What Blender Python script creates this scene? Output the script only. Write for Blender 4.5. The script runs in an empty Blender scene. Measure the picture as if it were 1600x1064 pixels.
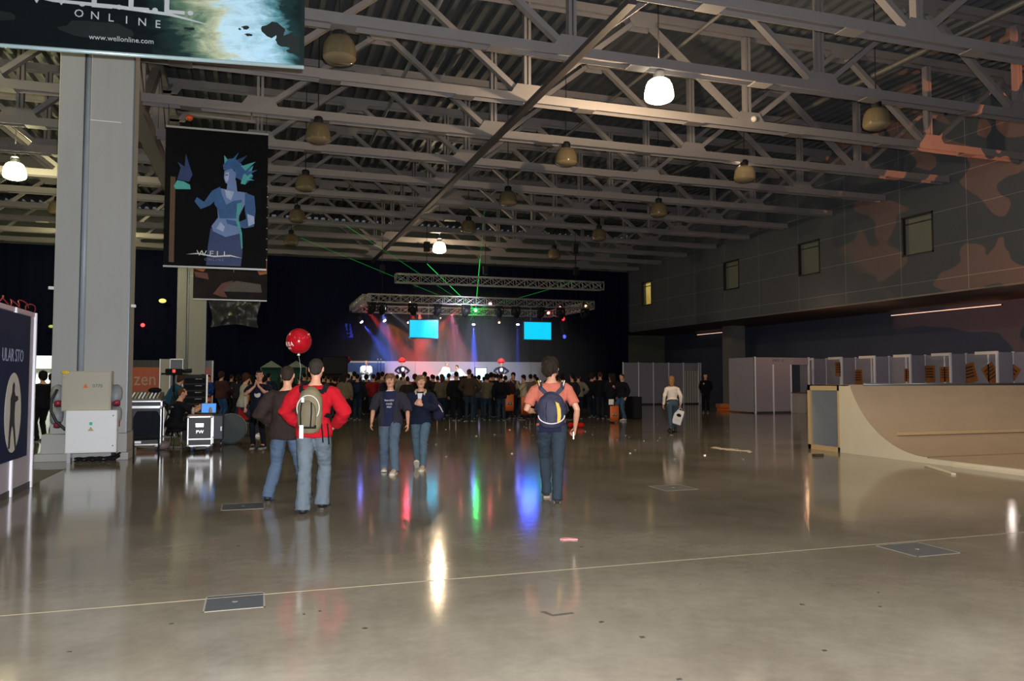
import bpy, bmesh, math, random
from mathutils import Vector, Matrix, Euler, noise
random.seed(7)
SC = bpy.context.scene
COL = SC.collection
PI = math.pi
V = Vector
# ---------------------------------------------------------------- camera
F_PX, CX, CY = 1220.0, 800.0, 532.0
YAW, PITCH, CAM_Z = math.radians(18.15), math.radians(2.815), 1.55
cd = bpy.data.cameras.new('camera')
cd.sensor_width = 36.0
cd.lens = F_PX / 1600.0 * 36.0
cd.clip_end = 300
cam = bpy.data.objects.new('camera', cd)
COL.objects.link(cam)
cam.location = (0, 0, CAM_Z)
cam.rotation_euler = (PI / 2 + PITCH, 0, -YAW)
SC.camera = cam
CM = cam.rotation_euler.to_matrix()


def ray(u, v):
    return CM @ V(((u - CX) / F_PX, -(v - CY) / F_PX, -1.0))


def gnd(u, v, z=0.0):
    d = ray(u, v)
    t = (z - CAM_Z) / d.z
    return V((d.x * t, d.y * t, z))


def at_y(u, v, y):
    d = ray(u, v)
    t = y / d.y
    return V((d.x * t, y, CAM_Z + d.z * t))


def at_x(u, v, x):
    d = ray(u, v)
    t = x / d.x
    return V((x, d.y * t, CAM_Z + d.z * t))


# ---------------------------------------------------------------- world, exposure, large lights
w = bpy.data.worlds.new('world')
SC.world = w
w.use_nodes = True
w.node_tree.nodes['Background'].inputs[0].default_value = (0.72, 0.78, 0.95, 1)
w.node_tree.nodes['Background'].inputs[1].default_value = 0.12
SC.view_settings.view_transform = 'Standard'
SC.view_settings.look = 'None'
SC.view_settings.gamma = 1
SC.view_settings.use_curve_mapping = False
SC.view_settings.exposure = 0.0
cy = SC.cycles
cy.max_bounces = 6
cy.diffuse_bounces = 3
cy.glossy_bounces = 3
cy.transmission_bounces = 4
cy.volume_bounces = 0
cy.transparent_max_bounces = 12
cy.sample_clamp_indirect = 4
cy.use_denoising = True
cy.use_light_tree = True
cy.caustics_reflective = False
cy.caustics_refractive = False
try:
    cy.volume_step_rate = 4
except Exception:
    pass


def light(name, kind, loc, energy, color=(1, 1, 1), size=0.3, target=None, spot=None, blend=0.5, sx=None):
    l = bpy.data.lights.new(name, kind)
    l.energy = energy
    l.color = color
    if kind == 'AREA':
        l.shape = 'RECTANGLE' if sx else 'SQUARE'
        l.size = size
        if sx:
            l.size_y = sx
    else:
        l.shadow_soft_size = size
    if kind == 'SPOT':
        l.spot_size = spot
        l.spot_blend = blend
    o = bpy.data.objects.new(name, l)
    COL.objects.link(o)
    o.location = loc
    if target is not None:
        o.rotation_euler = (V(target) - V(loc)).to_track_quat('-Z', 'Y').to_euler()
    return o


# the camera's own flash, and the high bay lamps burning over the near end of the hall behind the camera
light('camera_flash', 'POINT', (0.05, -0.02, CAM_Z + 0.14), 5800, (0.95, 0.97, 1.0), 0.03)
for _x, _y, _e in ((1.5, -2.0, 1100), (8.7, -2.0, 1300), (14.9, 9.7, 900), (8.7, 4.3, 250), (-7.4, 2.0, 400)):
    light('near_hall_lamp', 'SPOT', (_x, _y, 8.1), _e, (1.0, 0.82, 0.6), 0.28, target=(_x, _y, 0), spot=math.radians(150), blend=0.4)

# ---------------------------------------------------------------- helpers
MATS = {}


def nn(nt, t, **k):
    n = nt.nodes.new(t)
    for a, b in k.items():
        if a in n.inputs:
            n.inputs[a].default_value = b
        else:
            setattr(n, a, b)
    return n


def mat(name, col=(0.5, 0.5, 0.5), rough=0.6, metal=0.0, var=0.12, scale=6.0, bump=0.0, emit=None, es=1.0, spec=0.5,
        stretch=(1, 1, 1), coord='Object', alpha=1.0, sheen=0.0):
    if name in MATS:
        return MATS[name]
    m = bpy.data.materials.new(name)
    m.use_nodes = True
    nt = m.node_tree
    b = nt.nodes['Principled BSDF']
    b.inputs['Roughness'].default_value = rough
    b.inputs['Metallic'].default_value = metal
    b.inputs['Specular IOR Level'].default_value = spec
    b.inputs['Base Color'].default_value = (*col, 1)
    if sheen:
        b.inputs['Sheen Weight'].default_value = sheen
    if alpha < 1:
        b.inputs['Alpha'].default_value = alpha
    if var > 0 or bump > 0:
        tc = nt.nodes.new('ShaderNodeTexCoord')
        mp = nt.nodes.new('ShaderNodeMapping')
        mp.inputs['Scale'].default_value = stretch
        nt.links.new(tc.outputs[coord], mp.inputs[0])
        nz = nn(nt, 'ShaderNodeTexNoise', Scale=scale, Detail=4.0, Roughness=0.6)
        nt.links.new(mp.outputs[0], nz.inputs['Vector'])
        mx = nt.nodes.new('ShaderNodeMix')
        mx.data_type = 'RGBA'
        mx.inputs[6].default_value = (*[max(0, c * (1 - var)) for c in col], 1)
        mx.inputs[7].default_value = (*[min(1, c * (1 + var)) for c in col], 1)
        nt.links.new(nz.outputs['Fac'], mx.inputs[0])
        nt.links.new(mx.outputs[2], b.inputs['Base Color'])
        if bump > 0:
            bp = nn(nt, 'ShaderNodeBump', Strength=bump, Distance=0.02)
            nt.links.new(nz.outputs['Fac'], bp.inputs['Height'])
            nt.links.new(bp.outputs[0], b.inputs['Normal'])
    if emit is not None:
        b.inputs['Emission Color'].default_value = (*emit, 1)
        b.inputs['Emission Strength'].default_value = es
    MATS[name] = m
    return m


def rgb(h):
    # sRGB hex -> linear
    h = h.lstrip('#')
    r = []
    for i in (0, 2, 4):
        c = int(h[i:i + 2], 16) / 255
        r.append(c / 12.92 if c <= 0.04045 else ((c + 0.055) / 1.055) ** 2.4)
    return tuple(r)


def cloth(h, rough=0.9):
    return mat('cloth_' + h, rgb(h), rough, var=0.22, scale=14, bump=0.25, spec=0.2)


class MB:
    def __init__(s):
        s.v = []
        s.f = []
        s.sm = []

    def add(s, vs, fs, smooth=False):
        n = len(s.v)
        s.v += [tuple(p) for p in vs]
        for f in fs:
            s.f.append([i + n for i in f])
            s.sm.append(smooth)

    def box(s, c, d, rot=None):
        x, y, z = d[0] / 2, d[1] / 2, d[2] / 2
        ps = [V((a * x, b * y, e * z)) for e in (-1, 1) for b in (-1, 1) for a in (-1, 1)]
        if rot is not None:
            ps = [rot @ p for p in ps]
        ps = [p + V(c) for p in ps]
        s.add(ps, [(0, 2, 3, 1), (4, 5, 7, 6), (0, 1, 5, 4), (2, 6, 7, 3), (0, 4, 6, 2), (1, 3, 7, 5)])
        return s

    def bx(s, x0, x1, y0, y1, z0, z1):
        return s.box(((x0 + x1) / 2, (y0 + y1) / 2, (z0 + z1) / 2), (abs(x1 - x0), abs(y1 - y0), abs(z1 - z0)))

    def beam(s, p, q, wd, ht, up=(0, 0, 1)):
        p, q = V(p), V(q)
        d = (q - p)
        L = d.length
        d.normalize()
        u = V(up)
        sx = d.cross(u)
        if sx.length < 1e-4:
            sx = d.cross(V((0, 1, 0)))
        sx.normalize()
        u = sx.cross(d)
        R = Matrix((sx, d, u)).transposed()
        return s.box((p + q) / 2, (wd, L, ht), R)

    def tube(s, p, q, r, n=8, r2=None):
        return s.loft([(V(p), r, r), (V(q), r2 or r, r2 or r)], n=n)

    def path(s, pts, r, n=6):
        return s.loft([(V(p), r, r) for p in pts], n=n)

    def loft(s, rings, n=10, hint=(0, 1, 0), round_caps=False, smooth=True):
        # rings: (point, radius across, radius along the hint)
        P = [V(r[0]) for r in rings]
        vs = []
        N = len(P)
        H = V(hint)
        prev = None
        for i in range(N):
            a = P[max(i - 1, 0)]
            b = P[min(i + 1, N - 1)]
            t = (b - a)
            if t.length < 1e-9:
                t = V((0, 0, 1))
            t.normalize()
            h = H - t * H.dot(t)
            if h.length < 0.15:
                h = (prev - t * prev.dot(t)) if prev is not None else t.orthogonal()
            h.normalize()
            prev = h
            sx = h.cross(t)
            sx.normalize()
            for k in range(n):
                an = 2 * PI * k / n
                vs.append(P[i] + sx * (math.cos(an) * rings[i][1]) + h * (math.sin(an) * rings[i][2]))
        fs = []
        for i in range(N - 1):
            for k in range(n):
                k2 = (k + 1) % n
                fs.append((i * n + k, i * n + k2, (i + 1) * n + k2, (i + 1) * n + k))
        m = len(vs)
        vs.append(P[0])
        vs.append(P[-1])
        for k in range(n):
            k2 = (k + 1) % n
            fs.append((m, k2, k))
            fs.append((m + 1, (N - 1) * n + k, (N - 1) * n + k2))
        s.add(vs, fs, smooth)
        return s

    def ell(s, c, r, n=12, m=8, rot=None):
        c = V(c)
        vs = []
        for i in range(1, m):
            th = PI * i / m
            for k in range(n):
                ph = 2 * PI * k / n
                p = V((r[0] * math.sin(th) * math.cos(ph), r[1] * math.sin(th) * math.sin(ph), r[2] * math.cos(th)))
                if rot is not None:
                    p = rot @ p
                vs.append(p + c)
        tp, bt = V((0, 0, r[2])), V((0, 0, -r[2]))
        if rot is not None:
            tp, bt = rot @ tp, rot @ bt
        vs += [tp + c, bt + c]
        fs = []
        for i in range(m - 2):
            for k in range(n):
                k2 = (k + 1) % n
                fs.append((i * n + k, (i + 1) * n + k, (i + 1) * n + k2, i * n + k2))
        a = len(vs) - 2
        for k in range(n):
            k2 = (k + 1) % n
            fs.append((a, k, k2))
            fs.append((a + 1, (m - 2) * n + k2, (m - 2) * n + k))
        s.add(vs, fs, True)
        return s

    def lathe(s, prof, c=(0, 0, 0), n=24, R=None, closed=False):
        c = V(c)
        vs = []
        for (r, z) in prof:
            for k in range(n):
                an = 2 * PI * k / n
                p = V((r * math.cos(an), r * math.sin(an), z))
                if R is not None:
                    p = R @ p
                vs.append(p + c)
        fs = []
        for i in range(len(prof) - 1):
            for k in range(n):
                k2 = (k + 1) % n
                fs.append((i * n + k, i * n + k2, (i + 1) * n + k2, (i + 1) * n + k))
        s.add(vs, fs, True)
        return s

    def prism(s, pts, ext):
        # polygon extruded by a vector
        n = len(pts)
        e = V(ext)
        vs = [V(p) for p in pts] + [V(p) + e for p in pts]
        fs = [tuple(range(n))[::-1], tuple(range(n, 2 * n))]
        for i in range(n):
            j = (i + 1) % n
            fs.append((i, j, n + j, n + i))
        s.add(vs, fs)
        return s

    def mesh(s, name):
        me = bpy.data.meshes.new(name)
        me.from_pydata(s.v, [], s.f)
        me.polygons.foreach_set('use_smooth', s.sm)
        bm = bmesh.new()
        bm.from_mesh(me)
        bmesh.ops.recalc_face_normals(bm, faces=bm.faces)
        bm.to_mesh(me)
        bm.free()
        me.update()
        return me

    def build(s, name, m, parent=None, bevel=0.0, loc=None):
        me = s.mesh(name)
        me.materials.append(m)
        o = bpy.data.objects.new(name, me)
        COL.objects.link(o)
        if parent is not None:
            o.parent = parent
        if loc is not None:
            o.location = loc
        if bevel:
            md = o.modifiers.new('bevel', 'BEVEL')
            md.width = bevel
            md.segments = 2
            md.limit_method = 'ANGLE'
        return o


def box1(name, c, d, m, parent=None, bevel=0.0, rot=None):
    return MB().box(c, d, rot).build(name, m, parent, bevel)


def tag(o, label, cat, group=None, kind=None):
    o['label'] = label
    if cat:
        o['category'] = cat
    if group:
        o['group'] = group
    if kind:
        o['kind'] = kind
    return o


def thing(name, label, cat, loc=(0, 0, 0), rz=0.0, group=None):
    o = bpy.data.objects.new(name, None)
    o.empty_display_size = 0.1
    COL.objects.link(o)
    o.location = loc
    o.rotation_euler = (0, 0, rz)
    return tag(o, label, cat, group)


def struct(o):
    o['kind'] = 'structure'
    return o


def kids(o):
    return [c for c in ALLKIDS.get(o.name, [])]


def dup(root, loc=None, rz=None, label=None, group=None, scale=None):
    r = root.copy()
    COL.objects.link(r)
    if loc is not None:
        r.location = loc
    if rz is not None:
        r.rotation_euler = (0, 0, rz)
    if scale is not None:
        r.scale = scale
    if label:
        r['label'] = label
    if group:
        r['group'] = group
    for ch in list(root.children):
        c = ch.copy()
        COL.objects.link(c)
        c.parent = r
        for g in list(ch.children):
            d = g.copy()
            COL.objects.link(d)
            d.parent = c
    return r


def text(body, size, m, parent, loc, rot, name='lettering', ext=0.002, align='CENTER', sx=1.0, shear=0.0, label=None):
    cu = bpy.data.curves.new('txt', 'FONT')
    cu.body = body
    cu.size = size
    cu.extrude = ext
    cu.align_x = align
    cu.align_y = 'CENTER'
    cu.shear = shear
    cu.resolution_u = 2
    t = bpy.data.objects.new('txt', cu)
    COL.objects.link(t)
    dg = bpy.context.evaluated_depsgraph_get()
    me = bpy.data.meshes.new_from_object(t.evaluated_get(dg))
    bpy.data.objects.remove(t)
    me.name = name
    for v in me.vertices:
        v.co.x *= sx
    me.materials.clear()
    me.materials.append(m)
    o = bpy.data.objects.new(name, me)
    COL.objects.link(o)
    o.parent = parent
    o.location = loc
    o.rotation_euler = rot
    if label:
        o['label'] = label
    return o


ORD = ['first', 'second', 'third', 'fourth', 'fifth', 'sixth', 'seventh', 'eighth', 'ninth', 'tenth', 'eleventh', 'twelfth', 'thirteenth']
# hall dimensions
XW, XC, YC, ZCH, ZTOP, ZROOF = 23.5, -3.05, 46.6, 8.65, 11.25, 11.5
TY = [21.45 + 2.97 * k for k in range(-3, 9)]

# ---------------------------------------------------------------- structure materials
M_floor = mat('floor_concrete', rgb('8a8274'), 0.2, var=0)


def floor_nodes(m):
    nt = m.node_tree
    b = nt.nodes['Principled BSDF']
    tc = nt.nodes.new('ShaderNodeTexCoord')
    n1 = nn(nt, 'ShaderNodeTexNoise', Scale=0.45, Detail=6.0, Roughness=0.62)
    n2 = nn(nt, 'ShaderNodeTexNoise', Scale=7.0, Detail=5.0, Roughness=0.7)
    n3 = nn(nt, 'ShaderNodeTexNoise', Scale=1.6, Detail=3.0)
    for n in (n1, n2, n3):
        nt.links.new(tc.outputs['Object'], n.inputs['Vector'])
    r = nt.nodes.new('ShaderNodeValToRGB')
    r.color_ramp.elements[0].position = 0.3
    r.color_ramp.elements[0].color = (0.125, 0.108, 0.084, 1)
    r.color_ramp.elements[1].position = 0.72
    r.color_ramp.elements[1].color = (0.25, 0.228, 0.185, 1)
    nt.links.new(n1.outputs['Fac'], r.inputs[0])
    mx = nt.nodes.new('ShaderNodeMix')
    mx.data_type = 'RGBA'
    mx.blend_type = 'MULTIPLY'
    mx.inputs[0].default_value = 0.5
    r2 = nt.nodes.new('ShaderNodeValToRGB')
    r2.color_ramp.elements[0].position = 0.35
    r2.color_ramp.elements[0].color = (0.72, 0.71, 0.69, 1)
    r2.color_ramp.elements[1].position = 0.65
    r2.color_ramp.elements[1].color = (1, 1, 1, 1)
    nt.links.new(n2.outputs['Fac'], r2.inputs[0])
    nt.links.new(r.outputs[0], mx.inputs[6])
    nt.links.new(r2.outputs[0], mx.inputs[7])
    nt.links.new(mx.outputs[2], b.inputs['Base Color'])
    rr = nn(nt, 'ShaderNodeMapRange')
    rr.inputs['To Min'].default_value = 0.07
    rr.inputs['To Max'].default_value = 0.13
    nt.links.new(n3.outputs['Fac'], rr.inputs['Value'])
    nt.links.new(rr.outputs[0], b.inputs['Roughness'])
    bp = nn(nt, 'ShaderNodeBump', Strength=0.035, Distance=0.02)
    nt.links.new(n2.outputs['Fac'], bp.inputs['Height'])
    nt.links.new(bp.outputs[0], b.inputs['Normal'])
    b.inputs['Specular IOR Level'].default_value = 0.45


floor_nodes(M_floor)
M_steel = mat('truss_steel', rgb('7d7878'), 0.6, var=0.1, scale=3, spec=0.3)
M_deck = mat('roof_deck', rgb('5a5d60'), 0.5, 0.1, var=0.1, scale=2)
M_conc = mat('column_concrete', rgb('a3a3a2'), 0.75, var=0.1, scale=1.6, bump=0.1, stretch=(2, 2, 0.35))
M_black = mat('black_plastic', (0.01, 0.01, 0.012), 0.6, var=0.1, spec=0.2)
M_blackm = mat('black_matt', (0.009, 0.009, 0.011), 0.9, var=0.1, spec=0.1)
M_white = mat('white_laminate', rgb('b9b6bd'), 0.45, var=0.04)
M_alu = mat('aluminium', rgb('d5d6d8'), 0.28, 0.85, var=0.05)
M_whitem = mat('white_enamel', rgb('e4e6e6'), 0.4, var=0.04)
M_chrome = mat('chrome', (0.8, 0.8, 0.8), 0.12, 1.0, var=0)

# ---------------------------------------------------------------- floor, ceiling, walls
o = MB().bx(-17, 30, -8, 52, -0.1, 0).build('floor', M_floor)
struct(o)
# saw cut joint across the floor
o = MB().box((6.5, 5.98, 0.0012), (23, 0.008, 0.002)).build('trim_1', mat('joint_pale', rgb('7d725c'), 0.7, var=0.1))
struct(o)
o = MB().bx(-16, XC - 0.05, 8.8, 15.2, 0.0, 0.006).build('trim_2', mat('carpet', rgb('4d4f49'), 0.95, var=0.25, scale=40))
struct(o)
# trapezoidal roof deck
mb = MB()
x = -17.0
P = 0.42
pts = []
while x < 24.2:
    pts += [(x, ZROOF), (x + 0.13, ZROOF), (x + 0.16, ZROOF + 0.19), (x + 0.39, ZROOF + 0.19)]
    x += P
vs = []
for (a, b) in pts:
    vs += [(a, -6, b), (a, 50, b)]
fs = [(2 * i, 2 * i + 2, 2 * i + 3, 2 * i + 1) for i in range(len(pts) - 1)]
mb.add(vs, fs)
struct(mb.build('ceiling', M_deck))
struct(MB().bx(-17, 24.2, -6, 50, ZROOF + 0.2, ZROOF + 0.3).build('ceiling', M_deck))


# right upper wall with window openings
def panel_wall_mat():
    m = mat('wall_panels', rgb('56585b'), 0.6, var=0)
    nt = m.node_tree
    b = nt.nodes['Principled BSDF']
    tc = nt.nodes.new('ShaderNodeTexCoord')
    sp = nt.nodes.new('ShaderNodeSeparateXYZ')
    nt.links.new(tc.outputs['Object'], sp.inputs[0])
    outs = []
    for ax, per, off, wd in (('Y', 2.97, 50.57, 0.018), ('Z', 1.23, 50.2, 0.016)):
        a = nn(nt, 'ShaderNodeMath', operation='ADD')
        a.inputs[1].default_value = off
        nt.links.new(sp.outputs[ax], a.inputs[0])
        md = nn(nt, 'ShaderNodeMath', operation='MODULO')
        md.inputs[1].default_value = per
        nt.links.new(a.outputs[0], md.inputs[0])
        lt = nn(nt, 'ShaderNodeMath', operation='LESS_THAN')
        lt.inputs[1].default_value = wd
        nt.links.new(md.outputs[0], lt.inputs[0])
        outs.append(lt)
    mxx = nn(nt, 'ShaderNodeMath', operation='MAXIMUM')
    nt.links.new(outs[0].outputs[0], mxx.inputs[0])
    nt.links.new(outs[1].outputs[0], mxx.inputs[1])
    nz = nn(nt, 'ShaderNodeTexNoise', Scale=0.5, Detail=4.0)
    nt.links.new(tc.outputs['Object'], nz.inputs['Vector'])
    c1 = nt.nodes.new('ShaderNodeMix')
    c1.data_type = 'RGBA'
    c1.inputs[6].default_value = (0.072, 0.082, 0.098, 1)
    c1.inputs[7].default_value = (0.098, 0.104, 0.115, 1)
    nt.links.new(nz.outputs['Fac'], c1.inputs[0])
    c2 = nt.nodes.new('ShaderNodeMix')
    c2.data_type = 'RGBA'
    c2.inputs[7].default_value = (0.27, 0.28, 0.29, 1)
    nt.links.new(mxx.outputs[0], c2.inputs[0])
    nt.links.new(c1.outputs[2], c2.inputs[6])
    nt.links.new(c2.outputs[2], b.inputs['Base Color'])
    return m


M_wall = panel_wall_mat()
ZS = 4.68
wins = [(22.15, 23.6), (28.2, 29.65), (34.25, 35.65), (43.6, 44.9)]
WZ0, WZ1 = 6.2, 7.72
mb = MB()
ys = [-6.0]
for a, b in wins:
    ys += [a, b]
ys.append(YC + 0.3)
for i in range(len(ys) - 1):
    if i % 2 == 0:
        mb.bx(XW, XW + 0.3, ys[i], ys[i + 1], ZS, ZROOF + 0.1)
    else:
        mb.bx(XW, XW + 0.3, ys[i], ys[i + 1], ZS, WZ0)
        mb.bx(XW, XW + 0.3, ys[i], ys[i + 1], WZ1, ZROOF + 0.1)
struct(mb.build('wall_right', M_wall))
struct(MB().bx(XW - 0.03, XW + 0.02, -6, YC, ZS - 0.06, ZS).build('trim_3', mat('edge_metal', rgb('7c7a78'), 0.4, 0.6, var=0.05)))
# soffit, rear wall below it, far end
M_dark = mat('dark_wall', rgb('484d60'), 0.7, var=0.15, scale=0.8)
M_dark2 = mat('dark_green_wall', rgb('5c5f52'), 0.75, var=0.15, scale=0.8)
struct(MB().bx(XW + 0.02, 28.6, -6, 51, ZS, ZS + 0.25).build('ceiling', mat('soffit', rgb('5a443a'), 0.7, var=0.2, scale=0.6)))
struct(MB().bx(28.3, 28.6, -6, 51, 0, ZS).build('wall_right', M_dark))
struct(MB().bx(-17, 28.6, 50.6, 51, 0, ZS + 7).build('wall_back', M_dark2))
struct(MB().bx(26.55, 27.5, 39.6, 40.5, 0, ZS).build('wall_right', mat('pier', rgb('7d7a74'), 0.75, var=0.1)))
struct(MB().bx(-17.3, -17, -6, 51, 0, 12).build('wall_left', M_dark2))
M_wframe = mat('window_frame', (0.015, 0.015, 0.015), 0.4)
M_glass = mat('window_glass', (0.30, 0.33, 0.30), 0.08, var=0, alpha=0.35)
M_reveal = mat('reveal', rgb('b3a25e'), 0.6, var=0.05)
for i, (a, b) in enumerate(wins):
    f = MB()
    t = 0.06
    f.bx(XW - 0.02, XW + 0.28, a, a + t, WZ0, WZ1).bx(XW - 0.02, XW + 0.28, b - t, b, WZ0, WZ1)
    f.bx(XW - 0.02, XW + 0.28, a, b, WZ0, WZ0 + t).bx(XW - 0.02, XW + 0.28, a, b, WZ1 - t, WZ1)
    f.bx(XW + 0.1, XW + 0.14, a, b, WZ1 - 0.3, WZ1 - 0.26)
    wo = f.build('window_%d' % (i + 1), M_wframe)
    struct(wo)
    MB().bx(XW + 0.11, XW + 0.125, a + t, b - t, WZ0 + t, WZ1 - t).build('window_glass', M_glass, wo)
    # the room behind
    r = MB()
    r.bx(XW + 3.0, XW + 3.1, a - 2.6, b + 2.6, 5.0, 8.6).bx(XW + 0.3, XW + 3.1, b + 2.5, b + 2.6, 5, 8.6)
    r.bx(XW + 0.3, XW + 3.1, a - 2.6, a - 2.5, 5, 8.6).bx(XW + 0.3, XW + 3.1, a - 2.6, b + 2.6, 5, 5.1).bx(XW + 0.3, XW + 3.1, a - 2.6, b + 2.6, 8.5, 8.6)
    struct(r.build('wall_right', mat('room_plaster', rgb('b5a86a'), 0.8, var=0.05)))
    e = (8, 1.2, 4, 320)[i]
    light('room_lamp', 'POINT', (XW + 1.6, (a + b) / 2 + 0.8, 8.2), e * (1, 1.3, 0.8, 1)[i], (1.0, 0.86, 0.5), 0.15)
# metal rail under the soffit, its warm glint put in as a faint glow
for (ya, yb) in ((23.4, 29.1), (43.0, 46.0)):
    t = thing('glint_rail', ('long thin metal rail with painted glint high on the dark wall above the partition booths' if ya < 30 else 'short metal rail with painted glint on the dark wall far back near the curtain'), 'metal rail', (28.27, (ya + yb) / 2, 4.48))
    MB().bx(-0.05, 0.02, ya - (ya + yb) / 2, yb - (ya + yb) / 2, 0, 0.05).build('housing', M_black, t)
    MB().bx(-0.09, -0.05, ya - (ya + yb) / 2 + 0.02, yb - (ya + yb) / 2 - 0.02, 0.01, 0.045).build('tube', mat('rail_glint', (0.9, 0.7, 0.6), 0.4, var=0, emit=(1, 0.62, 0.45), es=0.9), t)

# ---------------------------------------------------------------- stage curtain across the hall
M_curt = mat('curtain_black', (0.0035, 0.0055, 0.019), 0.9, var=0.3, scale=1.2, stretch=(3, 1, 0.2), spec=0.08)
mb = MB()
nx = 520
vs = []
for i in range(nx + 1):
    x = -16.9 + (XW - 0.15 + 16.9) * i / nx
    d = 0.03 * math.sin(x * 8.3) + 0.015 * math.sin(x * 19 + 1)
    inset = 0.0
    vs += [(x, YC + d, 0.02), (x, YC + d * 0.6, 8.62)]
fs = [(2 * i, 2 * i + 2, 2 * i + 3, 2 * i + 1) for i in range(nx)]
mb.add(vs, fs, True)
tag(mb.build('stage_curtain', M_curt), 'huge black curtain hung across the full width of the hall behind the stage', 'curtain')
# ================================================================ roof steel
def make_truss(x0, x1, nodes, tops, y, label):
    t = thing('roof_truss', label, 'roof truss', (0, y, ZCH), 0, 'steel roof trusses')
    h = ZTOP - ZCH
    for z, nm in ((0, 'bottom_chord'), (h, 'top_chord')):
        m = MB()
        for s in (-1, 1):
            m.bx(x0, x1, s * 0.15 - 0.009, s * 0.15 + 0.009, z - 0.11, z + 0.11)
        m.bx(x0, x1, -0.14, 0.14, z - 0.01, z + 0.01)
        k = x0 + 1.0
        while k < x1 and z == 0:
            m.bx(k, k + 0.5, -0.165, 0.165, z - 0.125, z - 0.11)
            k += 3.25
        m.build(nm, M_steel, t)
    for n in nodes:
        m = MB()
        for s in (-0.16, 0.145):
            m.prism([(n - 0.46, s, 0.1), (n + 0.46, s, 0.1), (n + 0.3, s, 0.34), (n - 0.3, s, 0.34)], (0, 0.015, 0))
        m.build('gusset_plate', M_steel, t)
        m = MB()
        m.bx(n - 0.09, n - 0.02, -0.09, 0.09, 0.1, h - 0.1).bx(n + 0.02, n + 0.09, -0.09, 0.09, 0.1, h - 0.1)
        m.build('vertical_post', M_steel, t)
    for n in tops:
        m = MB()
        for s in (-0.16, 0.145):
            m.prism([(n - 0.42, s, h - 0.1), (n + 0.42, s, h - 0.1), (n + 0.28, s, h - 0.32), (n - 0.28, s, h - 0.32)], (0, 0.015, 0))
        m.build('gusset_plate', M_steel, t)
    for n in nodes:
        for s in (-1, 1):
            tx = n + s * 3.25
            if tx < x0 - 0.1 or tx > x1 + 0.4:
                continue
            tx = min(max(tx, x0 + 0.2), x1 - 0.2)
            MB().beam((n + s * 0.25, 0, 0.2), (tx - s * 0.25, 0, h - 0.2), 0.18, 0.13).build('diagonal_brace', M_steel, t)
    return t


t0 = t1 = None
for i, y in enumerate(reversed(TY)):
    q = ('grey steel roof truss above the hall, nearest the stage curtain' if i == 0 else
         'grey steel roof truss above the hall, %s from the stage curtain' % ORD[i])
    ql = q.replace('above the hall', 'over the left side bay')
    if t0 is None:
        t0 = make_truss(XC + 0.1, XW - 0.1, [0.0, 6.45, 13.0, 19.5], [-2.9, 3.2, 9.7, 16.25, 22.9], y, q)
        t1 = make_truss(-16.9, XC - 0.1, [-6.3, -12.8], [-3.1, -9.6, -16.0], y, ql)
        t1['group'] = 'steel roof trusses of the side bay'
    else:
        dup(t0, (0, y, ZCH), label=q)
        dup(t1, (0, y, ZCH), label=ql)

t = thing('bracing_beam', 'long dark brace tube running lengthwise under the roof trusses towards the stage', 'beam', (6.45, 12.6, ZCH - 0.19))
MB().bx(-0.085, 0.085, 0, 33.6, -0.06, 0.06).build('tube', mat('dark_steel', rgb('3d383c'), 0.6, 0.1, var=0.1), t)
for y in TY:
    box1('hanger', (0, y - 12.6, 0.08), (0.1, 0.06, 0.1), M_steel, t)
# longitudinal girder over the columns
t = thing('column_girder', 'deep grey zigzag girder spanning from the near column to the far column', 'girder', (XC, 12.5, ZCH))
L = 34
MB().bx(-0.2, 0.2, 0, L, -0.3, 0.1).build('bottom_chord', M_steel, t)
MB().bx(-0.2, 0.2, 0, L, 2.4, 2.6).build('top_chord', M_steel, t)
y = 4.5
k = 0
while y < L - 3:
    a, b = (0.1, 2.4) if k % 2 == 0 else (2.4, 0.1)
    MB().beam((0, y, a), (0, y + 2.97, b), 0.22, 0.3).build('diagonal_brace', M_steel, t)
    MB().bx(-0.08, 0.08, y - 0.08, y + 0.08, 0.1, 2.4).build('vertical_post', M_steel, t)
    y += 2.97
    k += 1
# pipes under the deck
for i, (x, z, r, c, lab) in enumerate(((4.2, 10.9, 0.06, '6b6d72', 'thin grey sprinkler pipe under the roof deck, left of the lit lamps'),
                                       (17.4, 10.6, 0.09, '5d5852', 'brownish service pipe under the roof deck nearer the windowed wall'),
                                       (11.2, 10.9, 0.05, '73706a', 'thin service pipe under the roof deck between two lamp rows'))):
    tag(MB().tube((x, 12, z), (x, 45, z), r, 8).build('service_pipe', mat('pipe' + c, rgb(c), 0.5, 0.2)), lab, 'pipe')

# ================================================================ high bay lamps
M_shade = mat('amber_shade', rgb('6b5f48'), 0.15, var=0.1, alpha=0.85)
M_shade_lit = mat('lit_shade', (1, 0.9, 0.75), 0.3, var=0, emit=(1.0, 0.86, 0.62), es=9)
M_shade_cool = mat('lit_shade_pale', (1, 1, 0.8), 0.3, var=0, emit=(1.0, 0.95, 0.62), es=7)
M_lens = mat('lamp_glass', rgb('7a6c55'), 0.06, var=0)


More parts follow.
